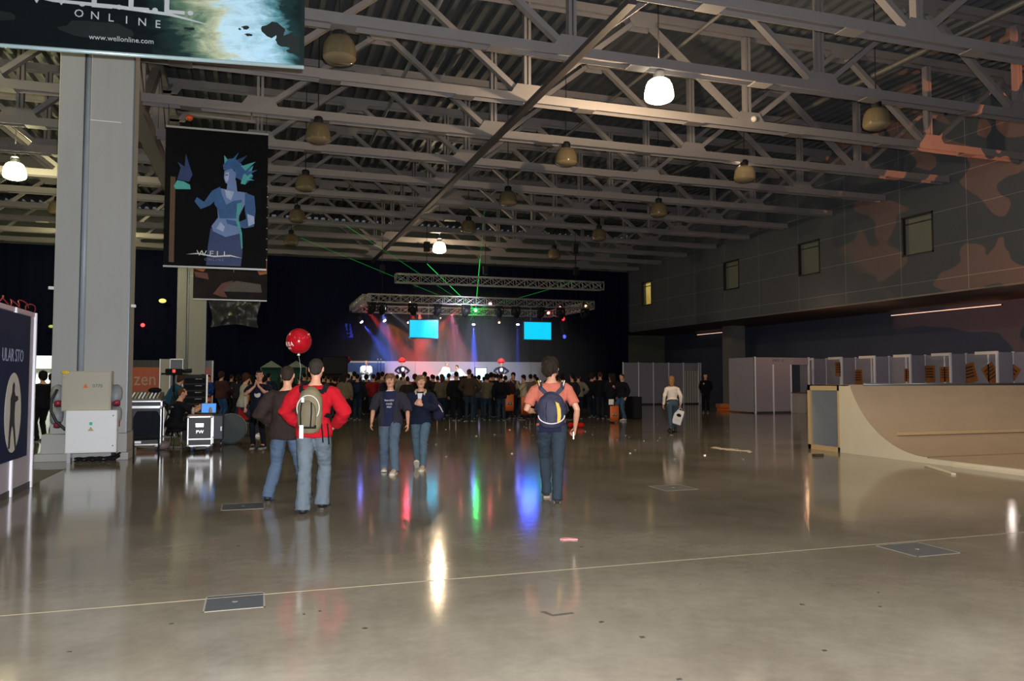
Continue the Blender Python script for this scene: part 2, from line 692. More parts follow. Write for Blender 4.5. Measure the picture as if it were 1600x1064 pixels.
def lamp(x, y, lit, label, warm=True, energy=600):
    t = thing('high_bay_lamp', label, 'ceiling lamp', (x, y, 7.95), 0, 'lit hall lamps' if lit else 'unlit hall lamps')
    sh = (M_shade_lit if warm else M_shade_cool) if lit else M_shade
    m = MB()
    m.lathe([(0.12, 0.48), (0.19, 0.465), (0.25, 0.42), (0.3, 0.32), (0.33, 0.18), (0.335, 0.06), (0.33, 0.03)])
    m.build('shade', sh, t)
    m = MB()
    m.lathe([(0.33, 0.03), (0.3, -0.01), (0.2, -0.055), (0.0, -0.075)])
    m.build('diffuser', sh if lit else M_lens, t)
    m = MB()
    m.lathe([(0.0, 0.66), (0.1, 0.66), (0.13, 0.62), (0.13, 0.5), (0.12, 0.47)], n=16)
    m.build('housing', M_alu if lit else M_black, t)
    MB().tube((0, 0, 0.66), (0, 0, ZROOF - 7.955), 0.012, 6).build('cable', M_black, t)
    if lit:
        light('lamp_light', 'POINT', (x, y, 7.75), energy, (1.0, 0.74, 0.45) if warm else (1, 0.93, 0.5), 0.1)
        light('lamp_uplight', 'POINT', (x, y, 8.8), energy * (0.28 if warm else 0.6), (1.0, 0.74, 0.45) if warm else (1, 0.9, 0.45), 0.15)
    return t


LX = [1.5, 8.7, 14.9]
LY = [15.7, 21.35, 27.0, 32.6, 38.3]
XN = {0: 'left row by the banners', 1: 'middle row', 2: 'right row by the wall'}
for j, y in enumerate(LY):
    for i, x in enumerate(LX):
        lit = (i == 1 and j in (0, 4))
        if lit:
            lab = 'large glowing high bay lamp in the middle row, closest to the camera' if j == 0 else 'small glowing high bay lamp far down the middle row above the stage trusses'
        else:
            lab = 'unlit amber high bay lamp, %s, %s from the near end' % (XN[i], ORD[j])
        lamp(x, y, lit, lab, energy=1000 if j == 0 else 330)
for j, y in enumerate([16.5, 22.4, 28.3, 34.0, 40]):
    lit = j in (0, 2, 4)
    lamp(-7.4, y, lit, ('glowing high bay lamp in the left side bay, %s from the near end' if lit else
                        'unlit high bay lamp in the left side bay, %s from the near end') % ORD[j], False, 420)

p = at_y(1178, 186, 18.3)
tag(MB().ell((0, 0, 0), (0.085, 0.085, 0.085), 16, 10).build('white_globe', mat('globe_white', rgb('d6cfc0'), 0.4), None, loc=p), 'small white globe fixed to the truss chord right of the large glowing lamp', 'globe')
p = at_y(296, 184, 21.2)
t = thing('alarm_beacon', 'small orange ball beacon on a thin pipe above the horned figure banner', 'beacon', p)
MB().ell((0, 0, 0), (0.09, 0.09, 0.08), 16, 10).build('orange_ball', mat('beacon_orange', rgb('b8451c'), 0.4), t)
MB().tube((0.0, 0, 0.09), (1.6, 0, 0.06), 0.04, 8).build('pipe', M_steel, t)
MB().tube((1.5, 0, 0.06), (1.5, 0.2, ZCH - p.z - 0.1), 0.02, 6).build('hanger', M_steel, t)

# ================================================================ columns
def column(y, near):
    t = thing('concrete_column', 'broad pale concrete column with stepped plinth carrying the electrical cabinets' if near else
              'far pale concrete column behind the sound desk', 'column', (XC, y, 0))
    m = MB()
    m.bx(-0.66, -0.23, 0.06, 0.75, 0.5, ZCH - 0.1)
    m.bx(-0.23, -0.1, 0.2, 0.75, 0.5, ZCH - 0.1)
    m.bx(-0.1, 0.66, 0.0, 0.75, 0.5, ZCH - 0.1)
    m.build('shaft', M_conc, t, 0.012)
    MB().tube((-0.165, 0.13, 0.5), (-0.165, 0.13, ZCH - 0.1), 0.06, 12).build('downpipe', mat('pipe_grey', rgb('9aa3ad'), 0.4, 0.0), t)
    MB().bx(-0.76, 0.7, -0.12, 0.85, 0.14, 0.5).build('plinth', M_conc, t, 0.01)
    MB().bx(-0.85, 0.74, -0.2, 0.92, 0, 0.14).build('base_step', M_conc, t, 0.01)
    MB().bx(-0.1, 0.45, -0.004, 0.004, 6.6, 6.615).build('joint_line', M_whitem, t)
    MB().bx(0.655, 0.675, 0.0, 0.06, 0.5, ZCH - 0.2).build('corner_guard', mat('bluish_steel', rgb('7d8894'), 0.4, 0.5), t)
    return t


column(16.85, True)
column(41.2, False)

# ================================================================ electrical cabinets at the near column
t = thing('electrical_cabinet', 'beige wall mounted electrical cabinet with yellow tag on the near column', 'electrical cabinet', (at_y(136, 600, 16.6).x, 16.71, 0.94))
MB().bx(-0.42, 0.42, -0.14, 0.14, 0.0, 0.76).build('body', mat('beige_enamel', rgb('a09c8d'), 0.45, var=0.03), t, 0.008)
MB().bx(-0.40, 0.40, -0.16, -0.14, 0.02, 0.74).build('door', mat('beige_enamel2', rgb('a7a292'), 0.45, var=0.03), t, 0.005)
MB().ell((-0.36, -0.162, 0.73), (0.075, 0.006, 0.032)).build('yellow_tag', mat('yellow', rgb('d9b414'), 0.5), t)
MB().prism([(-0.06, -0.166, 0.44), (0.03, -0.166, 0.44), (-0.015, -0.166, 0.52)], (0, 0.004, 0)).build('warning_triangle', mat('warn_orange', rgb('d9601c'), 0.5), t)
text('0770', 0.085, mat('teal_ink', rgb('2f5a4c'), 0.5), t, (0.19, -0.163, 0.475), (PI / 2, 0, 0), 'lettering')
MB().ell((-0.37, -0.165, 0.66), (0.012, 0.01, 0.012)).build('lock', M_chrome, t)

t = thing('distribution_box', 'white floor standing distribution box in front of the near column plinth', 'distribution box', (at_y(143, 680, 16.4).x, 16.5, 0))
MB().bx(-0.43, 0.43, -0.14, 0.08, 0.17, 0.96).build('body', mat('white_box', rgb('d9dcdf'), 0.4, var=0.03), t, 0.008)
MB().bx(-0.415, 0.415, -0.16, -0.14, 0.185, 0.945).build('door', mat('white_box2', rgb('e0e3e6'), 0.4, var=0.03), t, 0.005)
MB().bx(-0.03, 0.02, -0.168, -0.16, 0.69, 0.745).build('green_label', mat('green_lab', rgb('29b89a'), 0.5), t)
MB().prism([(-0.055, -0.165, 0.58), (0.045, -0.165, 0.58), (-0.005, -0.165, 0.66)], (0, 0.004, 0)).build('warning_triangle', mat('warn_tan', rgb('b0a070'), 0.5), t)
for z in (0.3, 0.86):
    MB().ell((0.37, -0.165, z), (0.014, 0.012, 0.014)).build('lock', M_chrome, t)
for s in (-1, 1):
    MB().bx(s * 0.37 - 0.03, s * 0.37 + 0.03, -0.12, 0.06, 0.0, 0.17).build('foot', M_alu if s < 0 else M_black, t)
mb = MB()
for k in range(4):
    pts = []
    for i in range(16):
        a = i / 15
        pts.append((-2.65 + 0.75 * a - 0.5, 16.25 + 0.07 * math.sin(a * 9 + k * 1.7) + k * 0.02, 0.03 + 0.06 * abs(math.sin(a * 5 + k)) + 0.14 * max(0, a - 0.75) * (k % 2 + 1)))
    mb.path(pts, 0.017)
tag(mb.build('power_cable', M_blackm), 'tangle of thick black power cables on the floor under the white distribution box', 'cable')
mb = MB().path([(-3.55, 16.66, 1.35), (-3.62, 16.58, 1.15), (-3.62, 16.56, 0.95), (-3.52, 16.54, 0.75), (-3.42, 16.52, 0.66), (-3.36, 16.5, 0.6)], 0.028, 8)
tag(mb.build('power_cable', mat('cable_grey', rgb('25282c'), 0.6)), 'black cable looping from the column sockets into the left side of the white box', 'cable')
M_sock = mat('socket_grey', rgb('80868c'), 0.5)
M_red = mat('socket_red', rgb('8c2238'), 0.45)
for i, (x, z, q) in enumerate(((-3.56, 1.2, 'upper left'), (-3.56, 0.8, 'lower left'), (-2.56, 1.2, 'upper right'), (-2.56, 0.8, 'lower right'))):
    t = thing('power_socket', 'grey industrial power socket with red cap, %s of the cabinet on the near column' % q, 'power socket', (x, 16.83, z), 0, 'industrial sockets on the near column')
    m = MB()
    m.loft([((0, 0, 0.22), 0.05, 0.03), ((0, -0.06, 0.18), 0.1, 0.07), ((0, -0.09, 0.08), 0.12, 0.1), ((0, -0.11, -0.04), 0.11, 0.1), ((0, -0.12, -0.1), 0.07, 0.06)], 12)
    m.build('body', M_sock, t)
    m = MB().tube((0.02, -0.12, -0.06), (0.03, -0.17, -0.15), 0.065, 14)
    m.build('cap', M_red, t)

# ================================================================ poster wall at the far left
t = thing('partition_wall', 'white framed partition wall at the left edge carrying the dark blue poster', 'partition', (-3.05, 12.85, 0))
for k in range(4):
    y0 = -0.98 * (k + 1)
    MB().bx(-0.03, 0.0, y0 + 0.02, y0 + 0.96, 0.06, 2.46).build('panel', mat('panel_lilac', rgb('9a95a3'), 0.5, var=0.04), t)
for k in range(5):
    m = MB().bx(-0.045, 0.03, -0.98 * k - 0.03, -0.98 * k + 0.03, 0, 2.5)
    m.build('post', mat('post_white', rgb('e9e9f4'), 0.3, var=0.02), t, 0.006)
MB().bx(-0.03, 0.012, -3.9, 0, 2.44, 2.5).build('top_rail', mat('rail_pink', rgb('b9a0a8'), 0.4), t)
MB().bx(-0.03, 0.008, -3.9, 0, 0.0, 0.09).build('skirting', mat('skirt_dark', rgb('3a3a3e'), 0.6), t)
t = thing('wall_poster', 'dark blue poster with white oval and striding figure on the left partition', 'poster', (-3.02, 12.47, 0.49))
MB().bx(0.0, 0.012, -2.6, 0, 0, 1.93).build('sheet', mat('poster_blue', rgb('101a3a'), 0.5, spec=0.12, var=0.7, scale=1.8, stretch=(1, 3, 0.35)), t)
m = MB()
c = (0.014, -0.72, 0.62)
m.prism([(0.013, c[1] + 0.36 * math.cos(a * PI / 24), c[2] + 0.52 * math.sin(a * PI / 24)) for a in range(48)], (0.003, 0, 0))
m.build('white_oval', mat('oval_white', rgb('b9b7b4'), 0.5), t)
sil = mat('figure_black', rgb('0b0c14'), 0.5)
m = MB()
fig = [(-0.04, 0.98), (0.02, 1.02), (0.06, 0.98), (0.05, 0.9), (0.1, 0.84), (0.22, 0.83), (0.24, 0.78), (0.1, 0.75), (0.08, 0.62), (0.09, 0.5), (0.16, 0.28), (0.2, 0.14), (0.15, 0.13), (0.04, 0.4), (-0.02, 0.46),
       (-0.07, 0.34), (-0.1, 0.16), (-0.17, 0.16), (-0.15, 0.4), (-0.12, 0.6), (-0.12, 0.8), (-0.06, 0.88)]
m.prism([(0.0165, c[1] - 0.02 + a * 0.95, b) for a, b in fig], (0.003, 0, 0))
m.build('figure', sil, t)
text('ULAR STO', 0.24, mat('letter_pale', rgb('8d94ad'), 0.5), t, (0.014, -0.78, 1.36), (PI / 2, 0, PI / 2), 'lettering', 0.001, sx=0.85)
mb = MB()
for k in range(9):
    pts = []
    for i in range(12):
        a = i / 11
        pts.append((-3.03 + 0.03 * math.sin(6 * a + k), 12.75 - 0.42 * (k + a), 2.51 + 0.09 * abs(math.sin(a * PI)) + 0.02 * math.sin(k * 2)))
    mb.path(pts, 0.008, 5)
tag(mb.build('tinsel_garland', mat('tinsel_red', rgb('a03038'), 0.35, 0.4)), 'thin red looping garland along the top of the left partition wall', 'garland')

# ================================================================ hanging banners
def riverside_mat():
    m = bpy.data.materials.new('banner_riverside')
    m.use_nodes = True
    nt = m.node_tree
    b = nt.nodes['Principled BSDF']
    b.inputs['Roughness'].default_value = 0.45
    b.inputs['Specular IOR Level'].default_value = 0.2
    tc = nt.nodes.new('ShaderNodeTexCoord')
    n1 = nn(nt, 'ShaderNodeTexNoise', Scale=1.5, Detail=8.0, Roughness=0.65, Distortion=0.6)
    n2 = nn(nt, 'ShaderNodeTexNoise', Scale=2.6, Detail=8.0, Roughness=0.7, Distortion=1.2)
    mp = nt.nodes.new('ShaderNodeMapping')
    mp.inputs['Scale'].default_value = (1, 1, 2.4)
    mp.inputs['Rotation'].default_value = (0, 0.35, 0)
    nt.links.new(tc.outputs['Object'], mp.inputs[0])
    nt.links.new(mp.outputs[0], n1.inputs['Vector'])
    nt.links.new(mp.outputs[0], n2.inputs['Vector'])
    sp = nt.nodes.new('ShaderNodeSeparateXYZ')
    nt.links.new(tc.outputs['Object'], sp.inputs[0])
    a1 = nn(nt, 'ShaderNodeMath', operation='MULTIPLY_ADD')
    nt.links.new(n1.outputs['Fac'], a1.inputs[0])
    a1.inputs[1].default_value = 1.3
    a1.inputs[2].default_value = -0.65
    a2 = nn(nt, 'ShaderNodeMath', operation='ADD')
    nt.links.new(a1.outputs[0], a2.inputs[0])
    nt.links.new(sp.outputs['X'], a2.inputs[1])
    sk = nn(nt, 'ShaderNodeMath', operation='MULTIPLY_ADD')
    nt.links.new(sp.outputs['Z'], sk.inputs[0])
    sk.inputs[1].default_value = 0.22
    nt.links.new(a2.outputs[0], sk.inputs[2])
    mr = nn(nt, 'ShaderNodeMapRange')
    mr.inputs['From Min'].default_value = -2.0
    mr.inputs['From Max'].default_value = 0.2
    nt.links.new(sk.outputs[0], mr.inputs['Value'])
    r = nt.nodes.new('ShaderNodeValToRGB')
    e = r.color_ramp.elements
    e[0].position = 0.0
    e[0].color = (*rgb('0a1214'), 1)
    e[1].position = 1.0
    e[1].color = (*rgb('10201f'), 1)
    for p, cc in ((0.18, '1c3130'), (0.3, '5f7a66'), (0.42, 'c2c7a6'), (0.5, 'bfe0ee'), (0.7, 'b4dcf0'), (0.8, '5f949e'), (0.88, '1a3436')):
        x = e.new(p)
        x.color = (*rgb(cc), 1)
    nt.links.new(mr.outputs[0], r.inputs[0])
    mx = nt.nodes.new('ShaderNodeMix')
    mx.data_type = 'RGBA'
    mx.blend_type = 'MULTIPLY'
    mx.inputs[0].default_value = 0.4
    r2 = nt.nodes.new('ShaderNodeValToRGB')
    r2.color_ramp.elements[0].position = 0.38
    r2.color_ramp.elements[0].color = (0.35, 0.42, 0.42, 1)
    r2.color_ramp.elements[1].position = 0.56
    r2.color_ramp.elements[1].color = (1, 1, 1, 1)
    nt.links.new(n2.outputs['Fac'], r2.inputs[0])
    nt.links.new(r.outputs[0], mx.inputs[6])
    nt.links.new(r2.outputs[0], mx.inputs[7])
    nt.links.new(mx.outputs[2], b.inputs['Base Color'])
    return m


bl, br_ = V((-3.75, 11.55)), V((0.57, 11.0))
ang = math.atan2(br_.y - bl.y, br_.x - bl.x)
t = thing('hanging_banner', 'huge riverside landscape banner hanging at top left with ONLINE lettering', 'banner', (br_.x, br_.y, 5.86), ang)
WB = 7.2
MB().bx(-WB, 0, -0.004, 0.004, 0, 3.4).build('sheet', riverside_mat(), t)
MB().tube((-WB, -0.01, 0.0), (0, -0.01, 0.0), 0.028, 10).build('bottom_pole', mat('pole_pale', rgb('b9d2d6'), 0.25, 0.3), t)
MB().bx(-0.05, 0, -0.01, 0.01, 0, 3.4).build('side_hem', mat('hem_dark', rgb('0d1a1c'), 0.4), t)
mr_ = mat('rock_print', rgb('0e1718'), 0.5, var=0.5, scale=4)
random.seed(3)
for k in range(9):
    cx_, cz, sx_, sz = [(-0.4, 0.5, 0.17, 0.1), (-0.2, 0.36, 0.2, 0.09), (-0.78, 0.5, 0.05, 0.025), (-0.74, 0.4, 0.045, 0.02), (-1.5, 0.42, 0.07, 0.02), (-0.12, 0.24, 0.12, 0.05), (-0.86, 0.47, 0.02, 0.012), (-2.7, 0.3, 0.45, 0.1), (-4.2, 0.4, 0.5, 0.12)][k]
    pts = []
    for a in range(18):
        an = a * 2 * PI / 18
        rr = 1 + 0.5 * noise.noise(V((math.cos(an) * 1.8, math.sin(an) * 1.8, k * 3.1)))
        pts.append((min(-0.06, cx_ + sx_ * rr * math.cos(an)), -0.005, cz + sz * rr * math.sin(an)))
    MB().prism(pts, (0, -0.001 - 0.0003 * k, 0)).build('rock_shape', mr_, t)
M_sil = mat('letter_silver', rgb('c9cfd2'), 0.3, 0.3)
text('W.E.L.L.', 0.55, M_sil, t, (-2.5, -0.012, 0.77), (PI / 2, 0.0, 0), 'lettering', 0.004, sx=1.15)
mb = MB()
mb.prism([(-3.75, -0.01, 0.72), (-3.2, -0.01, 0.67), (-2.4, -0.01, 0.66), (-1.75, -0.01, 0.61), (-1.15, -0.01, 0.47), (-1.75, -0.01, 0.57), (-2.4, -0.01, 0.61), (-3.2, -0.01, 0.63)], (0, -0.003, 0))
mb.build('swoosh', M_sil, t)
for i, ch in enumerate('ONLINE'):
    text(ch, 0.15, M_sil, t, (-2.88 + 0.195 * i, -0.012, 0.5 - 0.012 * i), (PI / 2, 0, 0), 'lettering', 0.003)
text('www.wellonline.com', 0.1, M_sil, t, (-2.35, -0.012, 0.2), (PI / 2, 0, 0), 'lettering', 0.002, sx=0.95)
for x_ in (-6, -4, -2, -0.1):
    MB().tube((x_, 0, 3.4), (x_, 0, 5.68), 0.006, 5).build('hanging_wire', M_black, t)

t = thing('hanging_banner', 'black banner with a blue horned female figure hanging beside the near column', 'banner', (-1.03, 21.45, 4.42), math.radians(-2))
MB().bx(-1.25, 1.25, -0.01, 0.01, 0, 3.58).build('sheet', mat('banner_black', rgb('05060c'), 0.6, var=0.5, scale=1.2, spec=0.08), t)
MB().bx(-1.25, 1.25, -0.03, 0.02, -0.03, 0.015).build('bottom_pole', mat('pole_grey', rgb('b3b5ba'), 0.3, 0.5), t)
MB().bx(-1.25, 1.25, -0.03, 0.02, 3.57, 3.62).build('top_pole', MATS['pole_grey'], t)
MB().bx(-1.12, -1.0, -0.014, -0.01, 0.1, 2.3).build('bronze_streak', mat('bronze', rgb('4a2f18'), 0.5, var=0.5, scale=3), t)


def flat(parent, name, pts, m, y=-0.012, d=0.003):
    return MB().prism([(a, y, b) for a, b in pts], (0, -d, 0)).build(name, m, parent)


def cv(px, py):
    # banner zoom coordinates (809x1064, sheet x 85..735, z 75..1000)
    return ((px - 410) / 650 * 2.5, 3.58 * (1000 - py) / 930)


def fl(name, L_, m, y):
    return flat(t, name, [cv(*p) for p in L_], m, y)


b_skin = mat('print_skin', rgb('5f7ab4'), 0.5, var=0.3, scale=3)
b_blue = mat('print_blue', rgb('1f4f8c'), 0.5, var=0.5, scale=5)
b_deep = mat('print_deep', rgb('142c66'), 0.5, var=0.5, scale=4)
b_teal = mat('print_teal', rgb('3c9aa0'), 0.5, var=0.3, scale=6)
fl('figure_legs', [(375, 730), (400, 760), (560, 750), (580, 880), (570, 985), (350, 985), (360, 850)], b_deep, -0.011)
fl('figure_torso', [(430, 460), (500, 470), (600, 480), (640, 520), (590, 560), (555, 640), (550, 700), (565, 760), (470, 790), (390, 755), (380, 720), (420, 660), (410, 560)], b_skin, -0.014)
fl('figure_neck', [(478, 400), (530, 400), (540, 480), (470, 480)], b_skin, -0.0145)
fl('figure_head', [(455, 340), (500, 320), (530, 350), (525, 410), (490, 436), (462, 420), (452, 385)], b_skin, -0.016)
fl('figure_bodice', [(400, 520), (440, 500), (470, 570), (520, 540), (570, 530), (560, 600), (540, 660), (430, 665), (415, 600), (395, 570)], b_blue, -0.018)
fl('figure_arm', [(430, 450), (440, 500), (370, 580), (310, 610), (270, 560), (285, 530), (330, 560), (380, 480)], b_blue, -0.0175)
fl('figure_arm', [(590, 480), (650, 500), (660, 600), (650, 710), (590, 725), (480, 700), (470, 670), (560, 680), (600, 660), (590, 600)], b_blue, -0.0175)
fl('figure_hand', [(140, 465), (160, 425), (200, 430), (240, 450), (245, 480), (150, 485)], b_teal, -0.0165)
fl('figure_flame', [(160, 420), (180, 340), (160, 300), (205, 330), (210, 240), (235, 320), (255, 380), (235, 430)], b_deep, -0.013)
fl('figure_crown', [(450, 335), (445, 300), (480, 255), (520, 250), (560, 280), (590, 320), (640, 290), (620, 340), (640, 370), (590, 425), (570, 400), (530, 380), (520, 330)], b_blue, -0.0155)
fl('crown_spikes', [(560, 420), (575, 360), (600, 340), (640, 290), (625, 345), (640, 360), (605, 385), (590, 425)], b_teal, -0.0195)
fl('teal_trim', [(540, 560), (565, 550), (570, 590), (545, 640), (560, 700), (575, 760), (580, 860), (572, 870), (560, 760), (535, 680)], b_teal, -0.0205)
for (pa, pb, pc, mm, yy) in (((560, 300), (590, 330), (655, 262), b_teal, -0.0205), ((585, 340), (600, 365), (668, 318), b_blue, -0.021), ((588, 372), (596, 395), (650, 392), b_teal, -0.0205), ((500, 262), (525, 255), (545, 205), b_blue, -0.0165), ((455, 290), (475, 262), (452, 232), b_teal, -0.0165), ((530, 260), (560, 275), (600, 222), b_deep, -0.0162)):
    fl('crown_spike', [pa, pb, pc], mm, yy)
b_hi = mat('print_highlight', rgb('93a8d8'), 0.5, var=0.3, scale=6)
fl('highlight', [(462, 352), (485, 345), (482, 400), (470, 418), (458, 395)], b_hi, -0.0185)
fl('highlight', [(460, 470), (520, 478), (500, 540), (470, 520)], b_hi, -0.0172)
fl('highlight', [(605, 625), (650, 640), (655, 690), (615, 710)], b_hi, -0.0206)
fl('highlight', [(435, 690), (465, 720), (455, 755), (410, 735)], b_hi, -0.0172)
fl('dark_eye', [(463, 366), (478, 362), (476, 370), (464, 372)], b_deep, -0.0215)
a_, b_ = cv(395, 908)
text('W.E.L.L.', 0.2, M_sil, t, (a_, -0.022, b_), (PI / 2, 0, 0), 'lettering', 0.001, sx=1.2)
fl('swoosh', [(225, 918), (300, 905), (400, 922), (500, 910), (580, 930), (500, 920), (400, 930), (300, 914)], M_sil, -0.021)
a_, b_ = cv(400, 948)
text('O N L I N E', 0.095, mat('letter_dim', rgb('6a7076'), 0.5), t, (a_, -0.022, b_), (PI / 2, 0, 0), 'lettering', 0.001)
for x_ in (-1.2, 1.2):
    MB().tube((x_, 0, 3.6), (x_, 0, 4.3), 0.006, 5).build('hanging_wire', M_black, t)
mb = MB()
for k in range(8):
    mb.ell((1.25, -0.02, 0.25 + 0.28 * k), (0.018, 0.012, 0.018), 8, 6)
mb.build('eyelets', M_alu, t)

t = thing('hanging_banner', 'smaller banner of fiery orange and grey scenery hanging below the horned figure banner', 'banner', (-0.93, 30.36, 4.45), math.radians(-2))
MB().bx(-1.28, 1.28, -0.01, 0.01, 0, 3.58).build('sheet', mat('banner_grey', rgb('241f23'), 0.6, var=0.8, scale=2.2, spec=0.1), t)
m_or = mat('print_orange', rgb('a8623a'), 0.5, var=0.45, scale=4)
m_rd = mat('print_redbrown', rgb('5c2a26'), 0.5, var=0.5, scale=4)
flat(t, 'orange_glow', [(-1.28, 1.6), (-0.8, 1.6), (-0.78, 1.2), (-0.95, 1.0), (-1.28, 1.1)], m_or)
flat(t, 'orange_glow', [(0.85, 1.6), (1.26, 1.6), (1.26, 1.0), (1.0, 0.95), (0.88, 1.2)], m_or)
flat(t, 'red_patch', [(-1.26, 1.0), (-0.8, 0.95), (-0.75, 0.72), (-1.2, 0.8)], m_rd)
flat(t, 'red_patch', [(-0.6, 0.2), (-0.3, 0.6), (0.1, 0.72), (0.0, 0.6), (-0.25, 0.35), (-0.1, 0.08), (-0.3, 0.1)], m_rd, -0.013)
flat(t, 'pale_tower', [(0.05, 1.6), (0.16, 1.6), (0.14, 1.15), (0.1, 1.0), (0.07, 1.15)], mat('print_pale', rgb('8a7a78'), 0.5))
flat(t, 'pale_base', [(-0.5, 0.3), (1.1, 0.3), (1.05, 0.6), (0.2, 0.7), (-0.2, 0.55)], mat('print_stone', rgb('4a4644'), 0.5, var=0.4, scale=5), -0.0125)
MB().bx(-1.28, 1.28, -0.03, 0.02, -0.03, 0.015).build('bottom_pole', MATS['pole_grey'], t)
for x_ in (-1.2, 1.2):
    MB().tube((x_, 0, 3.58), (x_, 0, 4.3), 0.006, 5).build('hanging_wire', M_black, t)

# crumpled far banner
mb = MB()
nx, nz_ = 30, 40
vs = []
for j in range(nz_ + 1):
    for i in range(nx + 1):
        x_ = -1.25 + 2.5 * i / nx
        z_ = 3.5 * j / nz_
        q = noise.noise(V((x_ * 1.4, z_ * 1.2, 2))) * 0.18 + noise.noise(V((x_ * 4, z_ * 3, 7))) * 0.07
        edge = 0.1 * math.sin(z_ * 3.1) * (x_ / 1.25)
        vs.append((x_ * (1 + 0.0) - edge, q, z_ + 0.09 * math.cos(x_ * 2.2) - 0.06))
fs = []
for j in range(nz_):
    for i in range(nx):
        a = j * (nx + 1) + i
        fs.append((a, a + 1, a + nx + 2, a + nx + 1))
mb.add(vs, fs, True)
o = mb.build('hanging_banner', mat('banner_crumpled', rgb('33353a'), 0.3, var=0.4, scale=3))
o.location = (-1.15, 45.21, 4.5)
tag(o, 'crumpled dark grey banner hanging lowest and farthest in the banner row', 'banner')
mb = MB().tube((-1.15, 0, 3.45), (-1.15, 0, 4.1), 0.01, 5).tube((1.15, 0, 3.45), (1.15, 0, 4.1), 0.01, 5)
mb.build('hanging_wire', M_black, o)
# ================================================================ people
def ik(a, b, l1, l2, hint):
    d = b - a
    L = min(d.length, (l1 + l2) * 0.998)
    u = d.normalized()
    x = (l1 * l1 - l2 * l2 + L * L) / (2 * L)
    h = math.sqrt(max(l1 * l1 - x * x, 0))
    p = hint - u * hint.dot(u)
    if p.length < 1e-6:
        p = u.orthogonal()
    p.normalize()
    return a + u * x + p * h, a + u * L


def remeshed(mb, name, m, voxel, smooth=2, parent=None, fold=0.0, ffreq=(8, 8, 4), post=None, strand=0.0):
    me = mb.mesh(name + '_src')
    o = bpy.data.objects.new(name + '_src', me)
    COL.objects.link(o)
    r = o.modifiers.new('r', 'REMESH')
    r.mode = 'VOXEL'
    r.voxel_size = voxel
    if smooth:
        s = o.modifiers.new('s', 'SMOOTH')
        s.iterations = smooth
        s.factor = 0.5
    dg = bpy.context.evaluated_depsgraph_get()
    dg.update()
    me2 = bpy.data.meshes.new_from_object(o.evaluated_get(dg))
    bpy.data.objects.remove(o)
    me2.name = name
    if fold or strand:
        seed = random.random() * 50
        nrm = [v.normal.copy() for v in me2.vertices]
        for v, n_ in zip(me2.vertices, nrm):
            c = v.co
            q = 0
            if fold:
                q += fold * noise.noise(V((c.x * ffreq[0] + seed, c.y * ffreq[1], c.z * ffreq[2])))
                q += fold * 0.5 * noise.noise(V((c.x * ffreq[0] * 2.3, c.y * ffreq[1] * 2.3 + seed, c.z * ffreq[2] * 3.1)))
            if strand:
                q += strand * noise.noise(V((c.x * 60 + seed, c.y * 60, c.z * 16)))
                q += strand * noise.noise(V((c.x * 22 + seed, c.y * 22, c.z * 18)))
            v.co = c + n_ * q
    if post:
        bm = bmesh.new()
        bm.from_mesh(me2)
        post(bm)
        bm.to_mesh(me2)
        bm.free()
    me2.materials.clear()
    me2.materials.append(m)
    me2.polygons.foreach_set('use_smooth', [True] * len(me2.polygons))
    me2.update()
    o = bpy.data.objects.new(name, me2)
    COL.objects.link(o)
    if parent is not None:
        o.parent = parent
    return o


SKIN = mat('skin', rgb('c08a70'), 0.55, var=0.08, scale=9)
EYEW = mat('eye_white', rgb('d8d4cc'), 0.3, var=0)
IRIS = mat('eye_dark', rgb('1e1712'), 0.3, var=0)
LIPS = mat('lips', rgb('9a5148'), 0.5, var=0)
TORSO = [(-0.035, 0.066, 0.05, -0.004), (0.0, 0.09, 0.062, -0.006), (0.04, 0.086, 0.06, -0.002), (0.09, 0.076, 0.054, 0.003), (0.15, 0.082, 0.057, 0.004), (0.21, 0.096, 0.062, 0.002),
         (0.255, 0.103, 0.06, -0.003), (0.283, 0.096, 0.05, -0.007), (0.305, 0.06, 0.042, -0.009), (0.325, 0.036, 0.036, -0.007)]
HEAD = [(-0.066, 0.014, 0.036, 0.012), (-0.056, 0.027, 0.043, -0.004), (-0.04, 0.036, 0.046, -0.03), (-0.02, 0.041, 0.046, -0.046), (0.0, 0.0435, 0.045, -0.053), (0.02, 0.045, 0.048, -0.057),
        (0.036, 0.0435, 0.045, -0.056), (0.05, 0.037, 0.034, -0.047), (0.06, 0.025, 0.018, -0.033), (0.0655, 0.01, 0.0, -0.015)]


